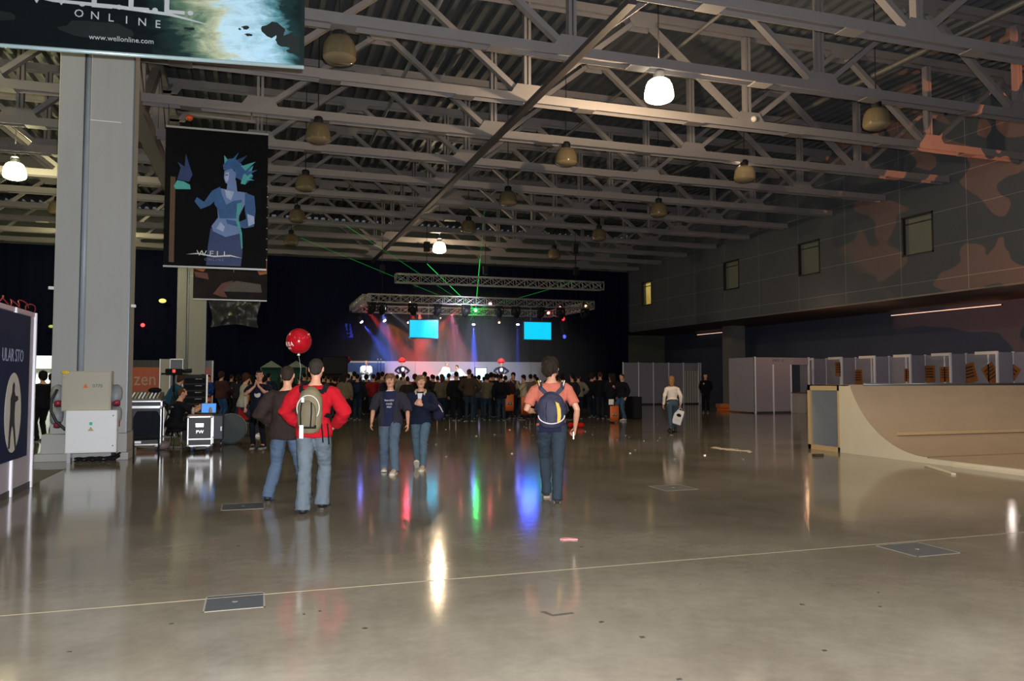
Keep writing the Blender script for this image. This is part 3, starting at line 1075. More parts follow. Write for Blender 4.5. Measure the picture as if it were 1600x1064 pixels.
def person(label, at=(0, 0, 0), rz=0.0, H=1.75, hi=True, pel=(0, 0, 0.52), lean=0, side=0, twist=0,
           footL=(-0.055, 0, 0, 0, 0), footR=(0.055, 0, 0, 0, 0), handL=None, handR=None, elL=(-0.5, -1, 0), elR=(0.5, -1, 0),
           gripL=None, gripR=None, headrot=(0, 0), top='black', topc='202226', sleeve=1.0, hem=-0.02, leg='2c3f5c', flare=0.0,
           legw=0.0, hair='short', hairc='2b211a', shoe='15151a', sole='777777', bulk=0.0, female=False, open_front=0.0, group=None,
           kneeL=(0, 1, 0), kneeR=(0, 1, 0), topname='shirt', face=True, skirt=None, boots=False, armw=0.0, cap=None):
    S = H
    vx = 0.009 if hi else 0.024
    vc = 0.012 if hi else 0.024
    sh_w = 0.098 if female else 0.112
    pelv = V(pel)
    R = Euler((math.radians(-lean), math.radians(side), math.radians(twist))).to_matrix()
    RP = Euler((math.radians(-lean * 0.3), 0, 0)).to_matrix()

    def TP(p, k=1.0):
        return pelv + R @ V(p)
    J = {}
    for s, nm, ft, kn in ((-1, 'L', footL, kneeL), (1, 'R', footR, kneeR)):
        hp = pelv + V((s * 0.052, 0, -0.005))
        pt = math.radians(ft[3])
        yw = math.radians(ft[4])
        FR = Matrix.Rotation(-yw, 3, 'Z') @ Matrix.Rotation(-pt, 3, 'X')
        # foot pivot is the ball of the foot
        ball = V((ft[0], ft[1] + 0.075, ft[2] + 0.012))
        ank = ball + FR @ V((0, -0.075, 0.035))
        k_, a_ = ik(hp, ank, 0.25, 0.245, V(kn))
        J[nm] = (hp, k_, a_, FR, ball + (a_ - ank))
        hd = handL if s < 0 else handR
        el = elL if s < 0 else elR
        shd = TP((s * sh_w, -0.004, 0.275))
        if hd is None:
            hd = (s * (sh_w + 0.045), 0.01, shd.z - 0.325)
        e_, w_ = ik(shd, V(hd), 0.175, 0.152, V(el))
        J['a' + nm] = (shd, e_, w_)
    neck = TP((0, -0.004, 0.325))
    HR = R @ Euler((math.radians(headrot[1] + lean * 0.7), math.radians(-side), 0)).to_matrix() @ Matrix.Rotation(math.radians(headrot[0]), 3, 'Z')
    hc = neck + R @ V((0, 0.012, 0.028)) + HR @ V((0, 0.0, 0.058))

    def W(p):
        return V(p) * S
    # ---------------- body
    mb = MB()
    rings = []
    for (z, rx, ry, yo) in TORSO:
        if female:
            rx *= 0.9 if z > 0.06 else 1.0
        rings.append((W(TP((0, yo, z))), rx * S * (0.9 if z < 0.27 else 0.82), ry * S * 0.9))
    mb.loft(rings, 20, hint=R @ V((0, 1, 0)))
    mb.loft([(W(neck + R @ V((0, -0.004, -0.02))), 0.036 * S, 0.036 * S), (W(neck + R @ V((0, 0.004, 0.02))), 0.029 * S, 0.031 * S), (W(hc + HR @ V((0, -0.014, -0.03))), 0.03 * S, 0.032 * S)], 14, hint=R @ V((0, 1, 0)))
    mb.loft([(W(hc + HR @ V((0, (yf + yb) / 2, z))), rx * S, (yf - yb) / 2 * S) for (z, rx, yf, yb) in HEAD], 20, hint=HR @ V((0, 1, 0)))
    if hi:
        mb.loft([(W(hc + HR @ V((0, 0.042, 0.014))), 0.005 * S, 0.006 * S), (W(hc + HR @ V((0, 0.051, -0.006))), 0.007 * S, 0.009 * S), (W(hc + HR @ V((0, 0.054, -0.016))), 0.0105 * S, 0.009 * S), (W(hc + HR @ V((0, 0.046, -0.021))), 0.009 * S, 0.006 * S)], 10, hint=HR @ V((0, 1, 0)))
        for s in (-1, 1):
            mb.ell(W(hc + HR @ V((s * 0.02, 0.044, 0.024))), (0.016 * S, 0.006 * S, 0.005 * S), 10, 6, HR)
            mb.ell(W(hc + HR @ V((s * 0.028, 0.032, -0.008))), (0.012 * S, 0.013 * S, 0.014 * S), 10, 6, HR)
    for s in (-1, 1):
        mb.ell(W(hc + HR @ V((s * 0.0465, -0.008, 0.0))), (0.006 * S, 0.012 * S, 0.019 * S), 10, 6, HR)
    for nm, s in (('L', -1), ('R', 1)):
        hp, k_, a_, FR, ball = J[nm]
        mb.loft([(W(hp + V((0, 0, 0.03))), 0.05 * S, 0.052 * S), (W(hp), 0.052 * S, 0.056 * S), (W(hp.lerp(k_, 0.45)), 0.044 * S, 0.047 * S), (W(k_), 0.031 * S, 0.034 * S), (W(k_.lerp(a_, 0.3)), 0.031 * S, 0.035 * S),
                 (W(k_.lerp(a_, 0.7)), 0.022 * S, 0.025 * S), (W(a_), 0.02 * S, 0.022 * S)], 14)
        mb.loft([(W(a_), 0.02 * S, 0.022 * S), (W(ball + FR @ V((0, -0.03, 0.022))), 0.024 * S, 0.02 * S), (W(ball + FR @ V((0, 0.01, 0.006))), 0.026 * S, 0.012 * S)], 12, hint=(0, 0, 1))
        sd, e_, w_ = J['a' + nm]
        mb.loft([(W(sd + R @ V((-s * 0.04, 0, -0.014))), 0.02 * S, 0.028 * S), (W(sd + R @ V((-s * 0.012, 0, -0.012))), 0.027 * S, 0.03 * S), (W(sd.lerp(e_, 0.35)), 0.027 * S, 0.029 * S), (W(e_), 0.0215 * S, 0.0225 * S), (W(e_.lerp(w_, 0.3)), 0.0225 * S, 0.0235 * S), (W(w_), 0.0135 * S, 0.0165 * S)], 14)
        # hand
        g = gripL if s < 0 else gripR
        d = (w_ - e_).normalized()
        if g is None:
            g = dict(dir=d, thumb=V((0, 1, 0)), curl=22)
        hd = V(g.get('dir', d)).normalized()
        th = V(g.get('thumb', (0, 1, 0)))
        th = (th - hd * th.dot(hd)).normalized()
        nrm = hd.cross(th) * (1 if g.get('flip', s < 0) else -1)
        cu = math.radians(g.get('curl', 22))
        sc_ = 1.0
        mb.loft([(W(w_ - hd * 0.006), 0.013 * S, 0.017 * S), (W(w_ + hd * 0.018), 0.011 * S, 0.022 * S), (W(w_ + hd * 0.044), 0.010 * S, 0.025 * S), (W(w_ + hd * 0.056), 0.007 * S, 0.023 * S)], 12, hint=th)
        fr = 0.0056 if hi else 0.008
        for q, (off, ln) in enumerate(((0.0195, 0.04), (0.0065, 0.045), (-0.0065, 0.042), (-0.019, 0.033))):
            p = w_ + hd * 0.05 + th * off
            dd = hd + th * off * 1.2
            pts = [(W(p), fr * 1.15 * S, fr * 1.15 * S)]
            for seg in range(3):
                dd = (Matrix.Rotation(cu * (1.0 + 0.08 * q), 3, hd.cross(nrm)) @ dd).normalized()
                p = p + dd * ln * (0.42, 0.32, 0.26)[seg]
                pts.append((W(p), fr * (1.05, 0.95, 0.75)[seg] * S, fr * (1.05, 0.95, 0.75)[seg] * S))
            mb.loft(pts, 8, hint=th)
        p = w_ + hd * 0.012 + th * 0.014
        d1 = (hd * 0.62 + th * 0.62 + nrm * 0.35).normalized()
        d2 = (hd * 0.85 + th * 0.2 + nrm * 0.45).normalized()
        mb.loft([(W(p), 0.009 * S, 0.009 * S), (W(p + d1 * 0.022), 0.0075 * S, 0.0075 * S), (W(p + d1 * 0.022 + d2 * 0.016), 0.0065 * S, 0.0065 * S), (W(p + d1 * 0.022 + d2 * 0.032), 0.005 * S, 0.005 * S)], 8)
    body = remeshed(mb, 'person', SKIN, vx, 1)
    body.location = at
    body.rotation_euler = (0, 0, rz)
    tag(body, label, 'person', group)
    # ---------------- trousers
    mb = MB()
    mb.loft([(W(pelv + V((0, -0.004, -0.04))), 0.07 * S, 0.058 * S), (W(pelv + V((0, -0.006, 0.0))), 0.098 * S, 0.072 * S), (W(pelv + V((0, 0, 0.045))), 0.09 * S, 0.065 * S), (W(pelv + V((0, 0, 0.07))), 0.086 * S, 0.062 * S)], 20)
    for nm, s in (('L', -1), ('R', 1)):
        hp, k_, a_, FR, ball = J[nm]
        lw = legw
        end = a_ + (V((0, 0, -0.018)) if not boots else V((0, 0, 0.08)))
        mb.loft([(W(hp + V((0, 0, 0.03))), 0.05 * S, 0.055 * S), (W(hp), (0.056 + lw) * S, (0.066 + lw) * S), (W(hp.lerp(k_, 0.45)), (0.05 + lw) * S, (0.055 + lw) * S), (W(k_), (0.038 + lw) * S, (0.042 + lw) * S),
                 (W(k_.lerp(a_, 0.35)), (0.037 + lw + flare * 0.3) * S, (0.042 + lw + flare * 0.3) * S), (W(k_.lerp(a_, 0.75)), (0.031 + lw + flare * 0.7) * S, (0.036 + lw + flare * 0.7) * S),
                 (W(end), (0.032 + lw + flare) * S, (0.038 + lw + flare) * S)], 16)
    remeshed(mb, 'trousers', mat('denim_' + leg, rgb(leg), 0.9, var=0.28, scale=5, bump=0.2, spec=0.2, stretch=(1.5, 1.5, 0.6)), vc, 2, body, fold=0.012 if hi else 0.01, ffreq=(9, 9, 11))
    # ---------------- shoes
    for nm in ('L', 'R'):
        hp, k_, a_, FR, ball = J[nm]
        mb = MB()
        if boots:
            mb.loft([(W(a_ + (k_ - a_) * 0.45), 0.03 * S, 0.034 * S), (W(a_ + (k_ - a_) * 0.2), 0.026 * S, 0.03 * S), (W(a_), 0.024 * S, 0.03 * S)], 12)
        for q in (0,):
            mb.loft([(W(ball + FR @ V((0, -0.102, 0.012))), 0.015 * S, 0.012 * S), (W(ball + FR @ V((0, -0.094, 0.018))), 0.023 * S, 0.022 * S), (W(ball + FR @ V((0, -0.06, 0.02))), 0.024 * S, 0.024 * S),
                     (W(ball + FR @ V((0, -0.02, 0.014))), 0.027 * S, 0.02 * S), (W(ball + FR @ V((0, 0.02, 0.008))), 0.029 * S, 0.015 * S), (W(ball + FR @ V((0, 0.045, 0.006))), 0.024 * S, 0.012 * S), (W(ball + FR @ V((0, 0.056, 0.005))), 0.013 * S, 0.009 * S)], 14, hint=FR @ V((0, 0, 1)))
            mb.loft([(W(ball + FR @ V((0, -0.075, 0.02))), 0.026 * S, 0.028 * S), (W(ball + FR @ V((0, -0.072, 0.05))), 0.023 * S, 0.026 * S)], 12)
        sho = remeshed(mb, 'shoe', mat('shoe_' + shoe, rgb(shoe), 0.6, var=0.25, scale=20), 0.01 if hi else 0.02, 2, body)
        mb = MB()
        prof = [(-0.024, 0.02), (-0.022, -0.098), (0.0, -0.106), (0.022, -0.098), (0.024, -0.04), (0.031, 0.015), (0.026, 0.045), (0.008, 0.06), (-0.012, 0.058), (-0.028, 0.038), (-0.03, 0.01)]
        prof = [(-0.03, 0.01), (-0.024, -0.04), (-0.022, -0.098), (0.0, -0.106), (0.022, -0.098), (0.024, -0.04), (0.031, 0.015), (0.026, 0.045), (0.008, 0.06), (-0.012, 0.058), (-0.028, 0.038)]
        mb.prism([W(ball + FR @ V((a, b, -0.012))) for a, b in prof], W(FR @ V((0, 0, 0.013))))
        mb.build('sole', mat('sole_' + sole, rgb(sole), 0.7), sho)
    # ---------------- top
    mb = MB()
    b_ = bulk
    rings = []
    z0 = hem
    rings.append((W(TP((0, -0.004, z0))), (0.109 + b_ * 0.8) * S, (0.083 + b_ * 0.8) * S))
    for (z, rx, ry, yo) in TORSO:
        if z > z0 + 0.015 and z < 0.32:
            if female:
                rx *= 0.92 if z > 0.06 else 1.0
            ex = 0.01 * max(0, min(1, (0.1 - z) / 0.08))
            rings.append((W(TP((0, yo, z))), (rx + 0.012 + ex + b_ * (1.0 if z < 0.15 else 0.7)) * S, (ry + 0.012 + ex + b_ * 0.9) * S))
    rings[-1] = (rings[-1][0], (0.062) * S, 0.048 * S)
    mb.loft(rings, 24, hint=R @ V((0, 1, 0)))
    for nm, s in (('L', -1), ('R', 1)):
        sd, e_, w_ = J['a' + nm]
        aw = armw + b_ * 0.5
        pts = [(W(sd + R @ V((-s * 0.05, 0, -0.002))), 0.024 * S, 0.036 * S), (W(sd + R @ V((-s * 0.02, 0, -0.004))), (0.03 + aw * 0.5) * S, (0.038 + aw) * S), (W(sd + R @ V((s * 0.002, 0, -0.012)) + (e_ - sd) * 0.06), (0.034 + aw * 0.8) * S, (0.039 + aw) * S)]
        if sleeve < 1:
            ee = sd.lerp(e_, sleeve)
            pts += [(W(sd.lerp(e_, sleeve * 0.5)), (0.037 + aw) * S, (0.039 + aw) * S), (W(ee), (0.037 + aw) * S, (0.039 + aw) * S)]
        else:
            fr_ = sleeve - 1.0
            fr_ = 1.0 if sleeve == 1.0 else fr_
            pts += [(W(sd.lerp(e_, 0.5)), (0.034 + aw) * S, (0.037 + aw) * S), (W(e_), (0.031 + aw) * S, (0.032 + aw) * S), (W(e_.lerp(w_, 0.4 * fr_)), (0.03 + aw) * S, (0.031 + aw) * S), (W(e_.lerp(w_, 0.97 * fr_)), (0.0225 + aw) * S, (0.024 + aw) * S)]
        mb.loft(pts, 16)
    post = None
    if open_front:
        ctr = W(pelv)

        def post(bm):
            dl = []
            Ri = R.inverted()
            for f in bm.faces:
                c = Ri @ (f.calc_center_median() - ctr)
                wid = open_front * S * (0.65 + 0.35 * min(1, abs(c.z) / (0.3 * S)))
                if c.y > 0.02 * S and abs(c.x) < wid and c.z < 0.33 * S:
                    dl.append(f)
            bmesh.ops.delete(bm, geom=dl, context='FACES')
    tp = remeshed(mb, topname, cloth(topc), vc, 2, body, fold=0.014 if hi else 0.012, ffreq=(7, 7, 7), post=post)
    # ---------------- hair
    mb = MB()

    def he(c, r):
        mb.ell(W(hc + HR @ V(c)), (r[0] * S, r[1] * S, r[2] * S), 16, 10, HR)
    if hair == 'short':
        he((0, -0.012, 0.02), (0.0485, 0.053, 0.052))
        he((0, -0.034, -0.005), (0.04, 0.028, 0.038))
        he((0, 0.022, 0.045), (0.034, 0.024, 0.018))
    elif hair == 'mop':
        he((0, -0.012, 0.024), (0.060, 0.062, 0.060))
        he((0, -0.036, -0.014), (0.053, 0.036, 0.052))
        he((0.045, -0.012, -0.005), (0.016, 0.03, 0.035))
        he((-0.045, -0.012, -0.005), (0.016, 0.03, 0.035))
        he((0, 0.026, 0.038), (0.042, 0.027, 0.02))
        he((0.03, 0.012, 0.025), (0.022, 0.026, 0.03))
        he((-0.03, 0.012, 0.025), (0.022, 0.026, 0.03))
    elif hair == 'fringe':
        he((0, -0.012, 0.024), (0.053, 0.056, 0.053))
        he((0, -0.034, -0.008), (0.046, 0.03, 0.044))
        he((0.004, 0.034, 0.034), (0.04, 0.018, 0.018))
        he((0.042, 0.0, 0.005), (0.012, 0.026, 0.03))
        he((-0.042, 0.0, 0.005), (0.012, 0.026, 0.03))
    elif hair == 'long':
        he((0, -0.012, 0.02), (0.052, 0.056, 0.055))
        he((0, 0.02, 0.042), (0.038, 0.024, 0.02))
        mb.loft([(W(hc + HR @ V((0, -0.03, 0.02))), 0.048 * S, 0.035 * S), (W(hc + HR @ V((0.003, -0.042, -0.04))), 0.043 * S, 0.026 * S), (W(hc + HR @ V((0.006, -0.055, -0.09))), 0.034 * S, 0.018 * S), (W(hc + HR @ V((-0.006, -0.06, -0.14))), 0.022 * S, 0.012 * S), (W(hc + HR @ V((-0.012, -0.06, -0.17))), 0.01 * S, 0.008 * S)], 14)
    remeshed(mb, 'hair', mat('hair_' + hairc, rgb(hairc), 0.8, var=0.5, scale=30, stretch=(1, 1, 0.3), spec=0.15), 0.009 if hi else 0.02, 1, body, strand=0.013 if (hi and hair != 'short') else 0.004)
    if cap:
        mb = MB()
        mb.ell(W(hc + HR @ V((0, -0.008, 0.03))), (0.054 * S, 0.06 * S, 0.045 * S), 16, 10, HR)
        remeshed(mb, 'cap', cloth(cap), 0.012, 1, body)
    if hi and face:
        for s in (-1, 1):
            e = MB().ell(W(hc + HR @ V((s * 0.019, 0.0425, 0.008))), (0.009 * S, 0.006 * S, 0.0052 * S), 10, 6, HR).build('eye', EYEW, body)
            MB().ell(W(hc + HR @ V((s * 0.019, 0.0472, 0.008))), (0.0046 * S, 0.003 * S, 0.0048 * S), 8, 6, HR).build('iris', IRIS, e)
            MB().ell(W(hc + HR @ V((s * 0.02, 0.0495, 0.0215))), (0.012 * S, 0.003 * S, 0.0026 * S), 10, 6, HR).build('eyebrow', MATS['hair_' + hairc], body)
        MB().ell(W(hc + HR @ V((0, 0.0462, -0.034))), (0.0145 * S, 0.006 * S, 0.0045 * S), 12, 6, HR).build('mouth', LIPS, body)
    info = dict(J={k: [x * S if isinstance(x, Vector) else x for x in v] for k, v in J.items()}, hc=hc * S, R=R, HR=HR, pel=pelv * S, S=S, TP=lambda p: TP(p) * S)
    return body, info


AWAY = -YAW            # facing the same way as the camera
TOWARD = PI - YAW      # facing the camera


def place(u, v):
    p = gnd(u, v)
    return (p.x, p.y, 0)


def backpack(label, loc, rz, info, S, main, trim, wd, ht, dp, lean=0, cat='backpack', z=0.13, parts=True, ruck='olive'):
    # hangs on the shoulders: built in the wearer's own axes
    t = thing('backpack', label, cat, loc, rz)
    R = info['R']
    TP = info['TP']
    y0 = -0.072 * S
    T = lambda x, y, zz: info['pel'] + R @ V((x, y, zz))
    zb, zt = (z + 0.0) * S, (z * S + ht)
    mb = MB()
    n = 9
    rings = []
    for i in range(n + 1):
        a = i / n
        wf = math.sqrt(max(0.02, 1 - (abs(a - 0.45) / 0.58) ** 3.2))
        rings.append((T(0, y0 - dp * 0.45 * wf, zb + ht * a), wd / 2 * wf, dp / 2 * (0.45 + 0.55 * wf)))
    mb.loft(rings, 20)
    bd = remeshed(mb, 'pack_body', main, 0.014, 2, t, fold=0.01, ffreq=(9, 9, 9))
    # straps over the shoulders
    for s in (-1, 1):
        m = MB()
        pts = [T(s * 0.03, y0 - 0.05, zb + ht * 0.93), T(s * 0.075 * S, -0.078 * S, 0.262 * S), T(s * 0.082 * S, -0.05 * S, 0.302 * S), T(s * 0.082 * S, 0.0, 0.313 * S), T(s * 0.084 * S, 0.05 * S, 0.29 * S),
               T(s * 0.086 * S, 0.083 * S, 0.24 * S), T(s * 0.1 * S, 0.075 * S, 0.15 * S), T(s * 0.112 * S, 0.01, 0.1 * S), T(s * 0.09 * S, -0.07 * S, 0.11 * S)]
        for i in range(len(pts) - 1):
            m.beam(pts[i], pts[i + 1], 0.055, 0.014, up=(pts[i] - T(0, 0, 0.2 * S)))
        m.build('shoulder_strap', trim, t)
    return t, T, y0, zb


# ---- man in the salmon shirt
p_, i_ = person('man in salmon T-shirt and dark jeans walking away in the centre with navy backpack', place(862, 781), AWAY, H=1.83, lean=4,
                pel=(0, 0.0, 0.515), footL=(-0.03, 0.12, 0, 0, 0), footR=(0.028, -0.16, 0.0, -52, 0), handR=(0.17, 0.05, 0.50), elR=(0.6, -1, 0), handL=(-0.1, 0.16, 0.61), elL=(-0.7, -0.9, -0.3),
                topc='b06352', sleeve=0.75, hem=-0.0, leg='2b3540', legw=0.004, hair='mop', hairc='241b15', shoe='33332f', sole='8f8a7c', headrot=(-42, 0), twist=-3, armw=0.003, bulk=0.0,
                gripR=dict(thumb=(0, 1, 0.1), curl=48))
navy = mat('pack_navy', rgb('23243c'), 0.7, var=0.15, scale=10, bump=0.2)
yel = mat('pack_yellow', rgb('c4a545'), 0.6, var=0.1)
wht = mat('piping_white', rgb('c9c3c0'), 0.6)
S = 1.83
t, T, y0, zb = backpack('navy backpack with yellow panel and white piping on the man in the salmon shirt', p_.location, AWAY, i_, S, navy, navy, 0.36, 0.41, 0.2, z=-0.005)
yb = y0 - 0.2
MB().prism([T(x, yb + 0.004 - abs(x) * -0.35, zb + z) for x, z in ((0.05, 0.31), (0.09, 0.29), (0.115, 0.22), (0.12, 0.13), (0.11, 0.07), (0.07, 0.045), (0.075, 0.13), (0.07, 0.22))], (0, -0.02, 0)).build('yellow_panel', yel, t)
pts = []
for i in range(19):
    a = PI + PI * i / 18
    x, zz_ = 0.165 * math.cos(a), 0.14 + 0.105 * math.sin(a)
    wf = math.sqrt(max(0.02, 1 - (abs(zz_ / 0.41 - 0.45) / 0.58) ** 3.2))
    pts.append(T(x, y0 - 0.09 * wf - 0.1 * (0.45 + 0.55 * wf) * math.sqrt(max(0, 1 - (x / (0.18 * wf)) ** 2)) - 0.004, zb + zz_))
MB().path(pts, 0.008, 6).build('white_piping', wht, t)
MB().path([T(-0.06, yb - 0.002, zb + 0.3), T(-0.07, yb - 0.012, zb + 0.17), T(-0.06, yb - 0.002, zb + 0.07)], 0.004, 5).build('zip', M_black, t)
for s in (-1, 1):
    for dx, mm in ((-0.013, yel), (0.013, wht)):
        m = MB().beam(T(s * 0.082 * S + dx - s * 0.03, -0.079 * S, 0.245 * S), T(s * 0.085 * S + dx, -0.05 * S, 0.318 * S), 0.014, 0.006, up=(0, -1, 0.3))
        m.build('strap_stripe', mm, t)
ph = i_['J']['aR'][2]
o = MB().box(ph + V((-0.02, 0.02, -0.1)), (0.022, 0.05, 0.1)).build('mobile_phone', M_alu, None, 0.006)
o.location = p_.location
o.rotation_euler = (0, 0, AWAY)
tag(o, 'small silver phone in the right hand of the man in the salmon shirt', 'phone')
# navy garment under the pack
mb = MB().loft([(i_['TP']((0, -0.006, -0.045)), 0.104 * S, 0.079 * S), (i_['TP']((0, -0.004, 0.0)), 0.108 * S, 0.081 * S), (i_['TP']((0, 0, 0.05)), 0.105 * S, 0.078 * S)], 20)
remeshed(mb, 'waist_band', cloth('20213a'), 0.012, 2, p_, fold=0.01)

# ---- red hoodie
p_, i_ = person('man in bright red hooded top and grey flared jeans seen from behind', place(489, 798), AWAY, H=1.79, lean=2, side=1,
                pel=(0, 0, 0.52), footL=(-0.045, -0.13, 0, -10, -8), footR=(0.05, 0.06, 0, 0, 6), handR=(0.12, 0.11, 0.555), elR=(1, -0.75, 0), handL=(-0.12, 0.11, 0.555), elL=(-1, -0.6, 0),
                topc='a5101e', sleeve=1.0, hem=-0.035, leg='5b6670', legw=0.006, flare=0.012, hair='short', hairc='2b2622', shoe='1a1a1e', sole='3a3530', headrot=(4, 0), armw=0.009, bulk=0.012, topname='hooded_top')
S = 1.79
oliv = mat('pack_olive', rgb('6a6149'), 0.75, var=0.15, scale=10, bump=0.2)
t, T, y0, zb = backpack('olive grey backpack with black straps on the back of the man in red', p_.location, AWAY, i_, S, oliv, M_blackm, 0.29, 0.5, 0.2, z=0.0)
yb = y0 - 0.215
mb = MB()
rings = []
for i in range(7):
    a = i / 6
    wf = math.sqrt(max(0.03, 1 - (abs(a - 0.4) / 0.62) ** 3))
    rings.append((T(-0.01, yb + 0.03, zb + 0.06 + 0.3 * a), 0.11 * wf, 0.05 * wf))
remeshed(mb.loft(rings, 16), 'front_pocket', mat('pack_olive2', rgb('5d5541'), 0.75, var=0.15), 0.012, 2, t)
pts = []
for i in range(25):
    a = -0.2 * PI + 1.4 * PI * i / 24
    pts.append(T(0.135 * math.cos(a) * 0.95, yb + 0.035, zb + 0.27 + 0.15 * math.sin(a)))
MB().path(pts, 0.006, 6).build('pale_piping', wht, t)
for x in (-0.06, 0.05):
    MB().path([T(x, yb - 0.022, zb + 0.34), T(x * 1.15, yb - 0.032, zb + 0.22), T(x, yb - 0.022, zb + 0.06)], 0.008, 5).build('buckle_strap', M_blackm, t)
MB().bx(-0.1, 0.1, -0.01, 0.01, -0.02, 0.02).build('waist_strap', M_blackm, t, loc=T(0, yb + 0.03, zb + 0.06))
MB().bx(-0.025, 0.02, -0.008, 0.0, -0.1, 0.05).build('white_tag', M_whitem, t, loc=T(-0.045, yb - 0.035, zb + 0.03))
MB().bx(-0.015, 0.015, -0.008, 0.0, -0.02, 0.03).build('zip_toggle', M_whitem, t, loc=T(-0.045, yb - 0.035, zb + 0.36))
for x, l_ in ((0.13, 0.2), (0.2, 0.22)):
    MB().path([T(x, y0 - 0.06, zb + 0.1), T(x + 0.015, y0 - 0.05, zb - 0.02), T(x + 0.02, y0 - 0.03, zb + 0.08 - l_)], 0.009, 5).build('hanging_strap', M_blackm, t)

# ---- brown jacket
p_, i_ = person('man in dark brown jacket and pale blue jeans from behind, left of the red top', place(446, 783), AWAY + 0.05, H=1.75, lean=2,
                pel=(0, 0, 0.50), footL=(-0.12, -0.05, 0, 0, -4), footR=(0.13, 0.12, 0, -25, 4), handR=(0.1, 0.11, 0.58), elR=(0.8, -0.8, 0), handL=(-0.1, 0.11, 0.58), elL=(-0.8, -0.8, 0),
                topc='2a201e', sleeve=1.0, hem=-0.05, leg='4a5a70', legw=0.004, flare=0.01, hair='short', hairc='2c221b', shoe='18181b', sole='2a2622', armw=0.012, bulk=0.02, topname='jacket')
# balloon
b0 = place(467, 786)
bz = at_y(467, 533, b0[1])
t = thing('balloon', 'large shiny red balloon with white lettering floating above the brown jacket man', 'balloon', (bz.x, b0[1], bz.z))
red = mat('balloon_red', rgb('930d19'), 0.12, var=0.05)
MB().ell((0, 0, 0), (0.157, 0.157, 0.162), 32, 20).build('balloon_skin', red, t)
MB().lathe([(0.0, -0.158), (0.012, -0.165), (0.02, -0.18), (0.0, -0.178)], n=10).build('knot', M_whitem, t)
hr = i_['J']['aR'][2]
hw = Matrix.Rotation(AWAY + 0.05, 3, 'Z') @ hr + V(p_.location) - V((bz.x, b0[1], bz.z))
MB().path([(0.0, 0, -0.175), (0.03, 0.03, -0.35), (0.01, 0.06, -0.6), hw * 0.8 + V((0, 0.05, 0)), hw], 0.0016, 4).build('string', wht, t)
for li, (bodyt, sz, zz) in enumerate((('HEBA', 0.075, -0.045), ('party', 0.035, -0.09))):
    lt = text(bodyt, sz, wht, t, (0, 0, 0), (0, 0, 0), 'lettering', 0.0005)
    R_ = Matrix.Rotation(math.radians(-62), 3, 'Z')
    for v in lt.data.vertices:
        a = v.co.x / 0.157
        zq = v.co.y + zz
        rr = math.sqrt(max(0, 0.1595 ** 2 - zq * zq)) + v.co.z
        v.co = R_ @ V((rr * math.sin(a), -rr * math.cos(a), zq))

# ---- two boys walking towards the camera
p_, i_ = person('boy in navy T-shirt and open grey jacket walking towards the camera', place(609, 738), TOWARD, H=1.64, pel=(0, 0, 0.515), footL=(-0.06, 0.12, 0, 0, 8), footR=(0.065, -0.12, 0, -6, -8),
                handL=(-0.185, 0.04, 0.49), handR=(0.185, 0.02, 0.50), topc='2c2a35', sleeve=1.12, hem=-0.05, leg='505f70', legw=0.009, flare=0.006, hair='fringe', hairc='6b4c33', shoe='b5ad98', sole='d5cfc0', open_front=0.068, armw=0.008, bulk=0.02,
                topname='jacket', headrot=(0, 4))
S = 1.64
mb = MB().loft([(i_['TP']((0, 0, -0.045)), 0.112 * S, 0.086 * S), (i_['TP']((0, 0, 0.03)), 0.108 * S, 0.084 * S), (i_['TP']((0, 0, 0.08)), 0.098 * S, 0.076 * S)] + [(i_['TP']((0, yo, z)), (rx + 0.006) * S, (ry + 0.007) * S) for (z, rx, ry, yo) in TORSO[4:9]], 24)
remeshed(mb, 'tshirt', cloth('20243f'), 0.012, 2, p_, fold=0.01)
text('beautiful', 0.045, wht, p_, i_['TP']((0, 0.071, 0.215)), (PI / 2, 0, PI), 'shirt_lettering', 0.001)
text('rock', 0.055, wht, p_, i_['TP']((0, 0.0745, 0.18)), (PI / 2, 0, PI), 'shirt_lettering', 0.001)
text('star', 0.055, wht, p_, i_['TP']((0, 0.0735, 0.15)), (PI / 2, 0, PI), 'shirt_lettering', 0.001)
MB().loft([(i_['TP']((0, 0.006, 0.298)), 0.05 * S, 0.043 * S), (i_['TP']((0, 0.004, 0.306)), 0.045 * S, 0.042 * S)], 16).build('pale_neckline', wht, p_)

p_, i_ = person('boy in dark navy jacket with fleece collar walking with hands held at his chest', place(657, 733), TOWARD, H=1.62, pel=(0, 0, 0.515), footL=(-0.03, 0.08, 0, 0, 4), footR=(0.05, -0.16, 0, -35, -4),
                handL=(-0.03, 0.155, 0.685), handR=(0.035, 0.15, 0.70), elL=(-1, -0.3, -0.6), elR=(1, -0.3, -0.6), topc='141a2c', sleeve=1.0, hem=-0.04, leg='4c606e', legw=0.004, hair='fringe', hairc='6b5238', shoe='a59a83', sole='cfc8b8',
                armw=0.008, bulk=0.014, topname='jacket', headrot=(12, 4), gripL=dict(dir=(0.7, 0.2, 0.25), thumb=(0, 0.2, 1), curl=45), gripR=dict(dir=(-0.7, 0.2, 0.25), thumb=(0, 0.2, 1), curl=45))
S = 1.62
flc = mat('fleece', rgb('b7a68c'), 0.95, var=0.2, scale=60, bump=0.5)
mb = MB()
for s in (-1, 1):
    mb.loft([(i_['TP']((s * 0.01, -0.05, 0.318)), 0.014 * S, 0.02 * S), (i_['TP']((s * 0.048, -0.01, 0.318)), 0.012 * S, 0.02 * S), (i_['TP']((s * 0.055, 0.035, 0.3)), 0.012 * S, 0.022 * S), (i_['TP']((s * 0.04, 0.07, 0.272)), 0.008 * S, 0.024 * S)], 10, hint=(0, 0, 1))
remeshed(mb, 'fleece_collar', flc, 0.01, 2, p_)
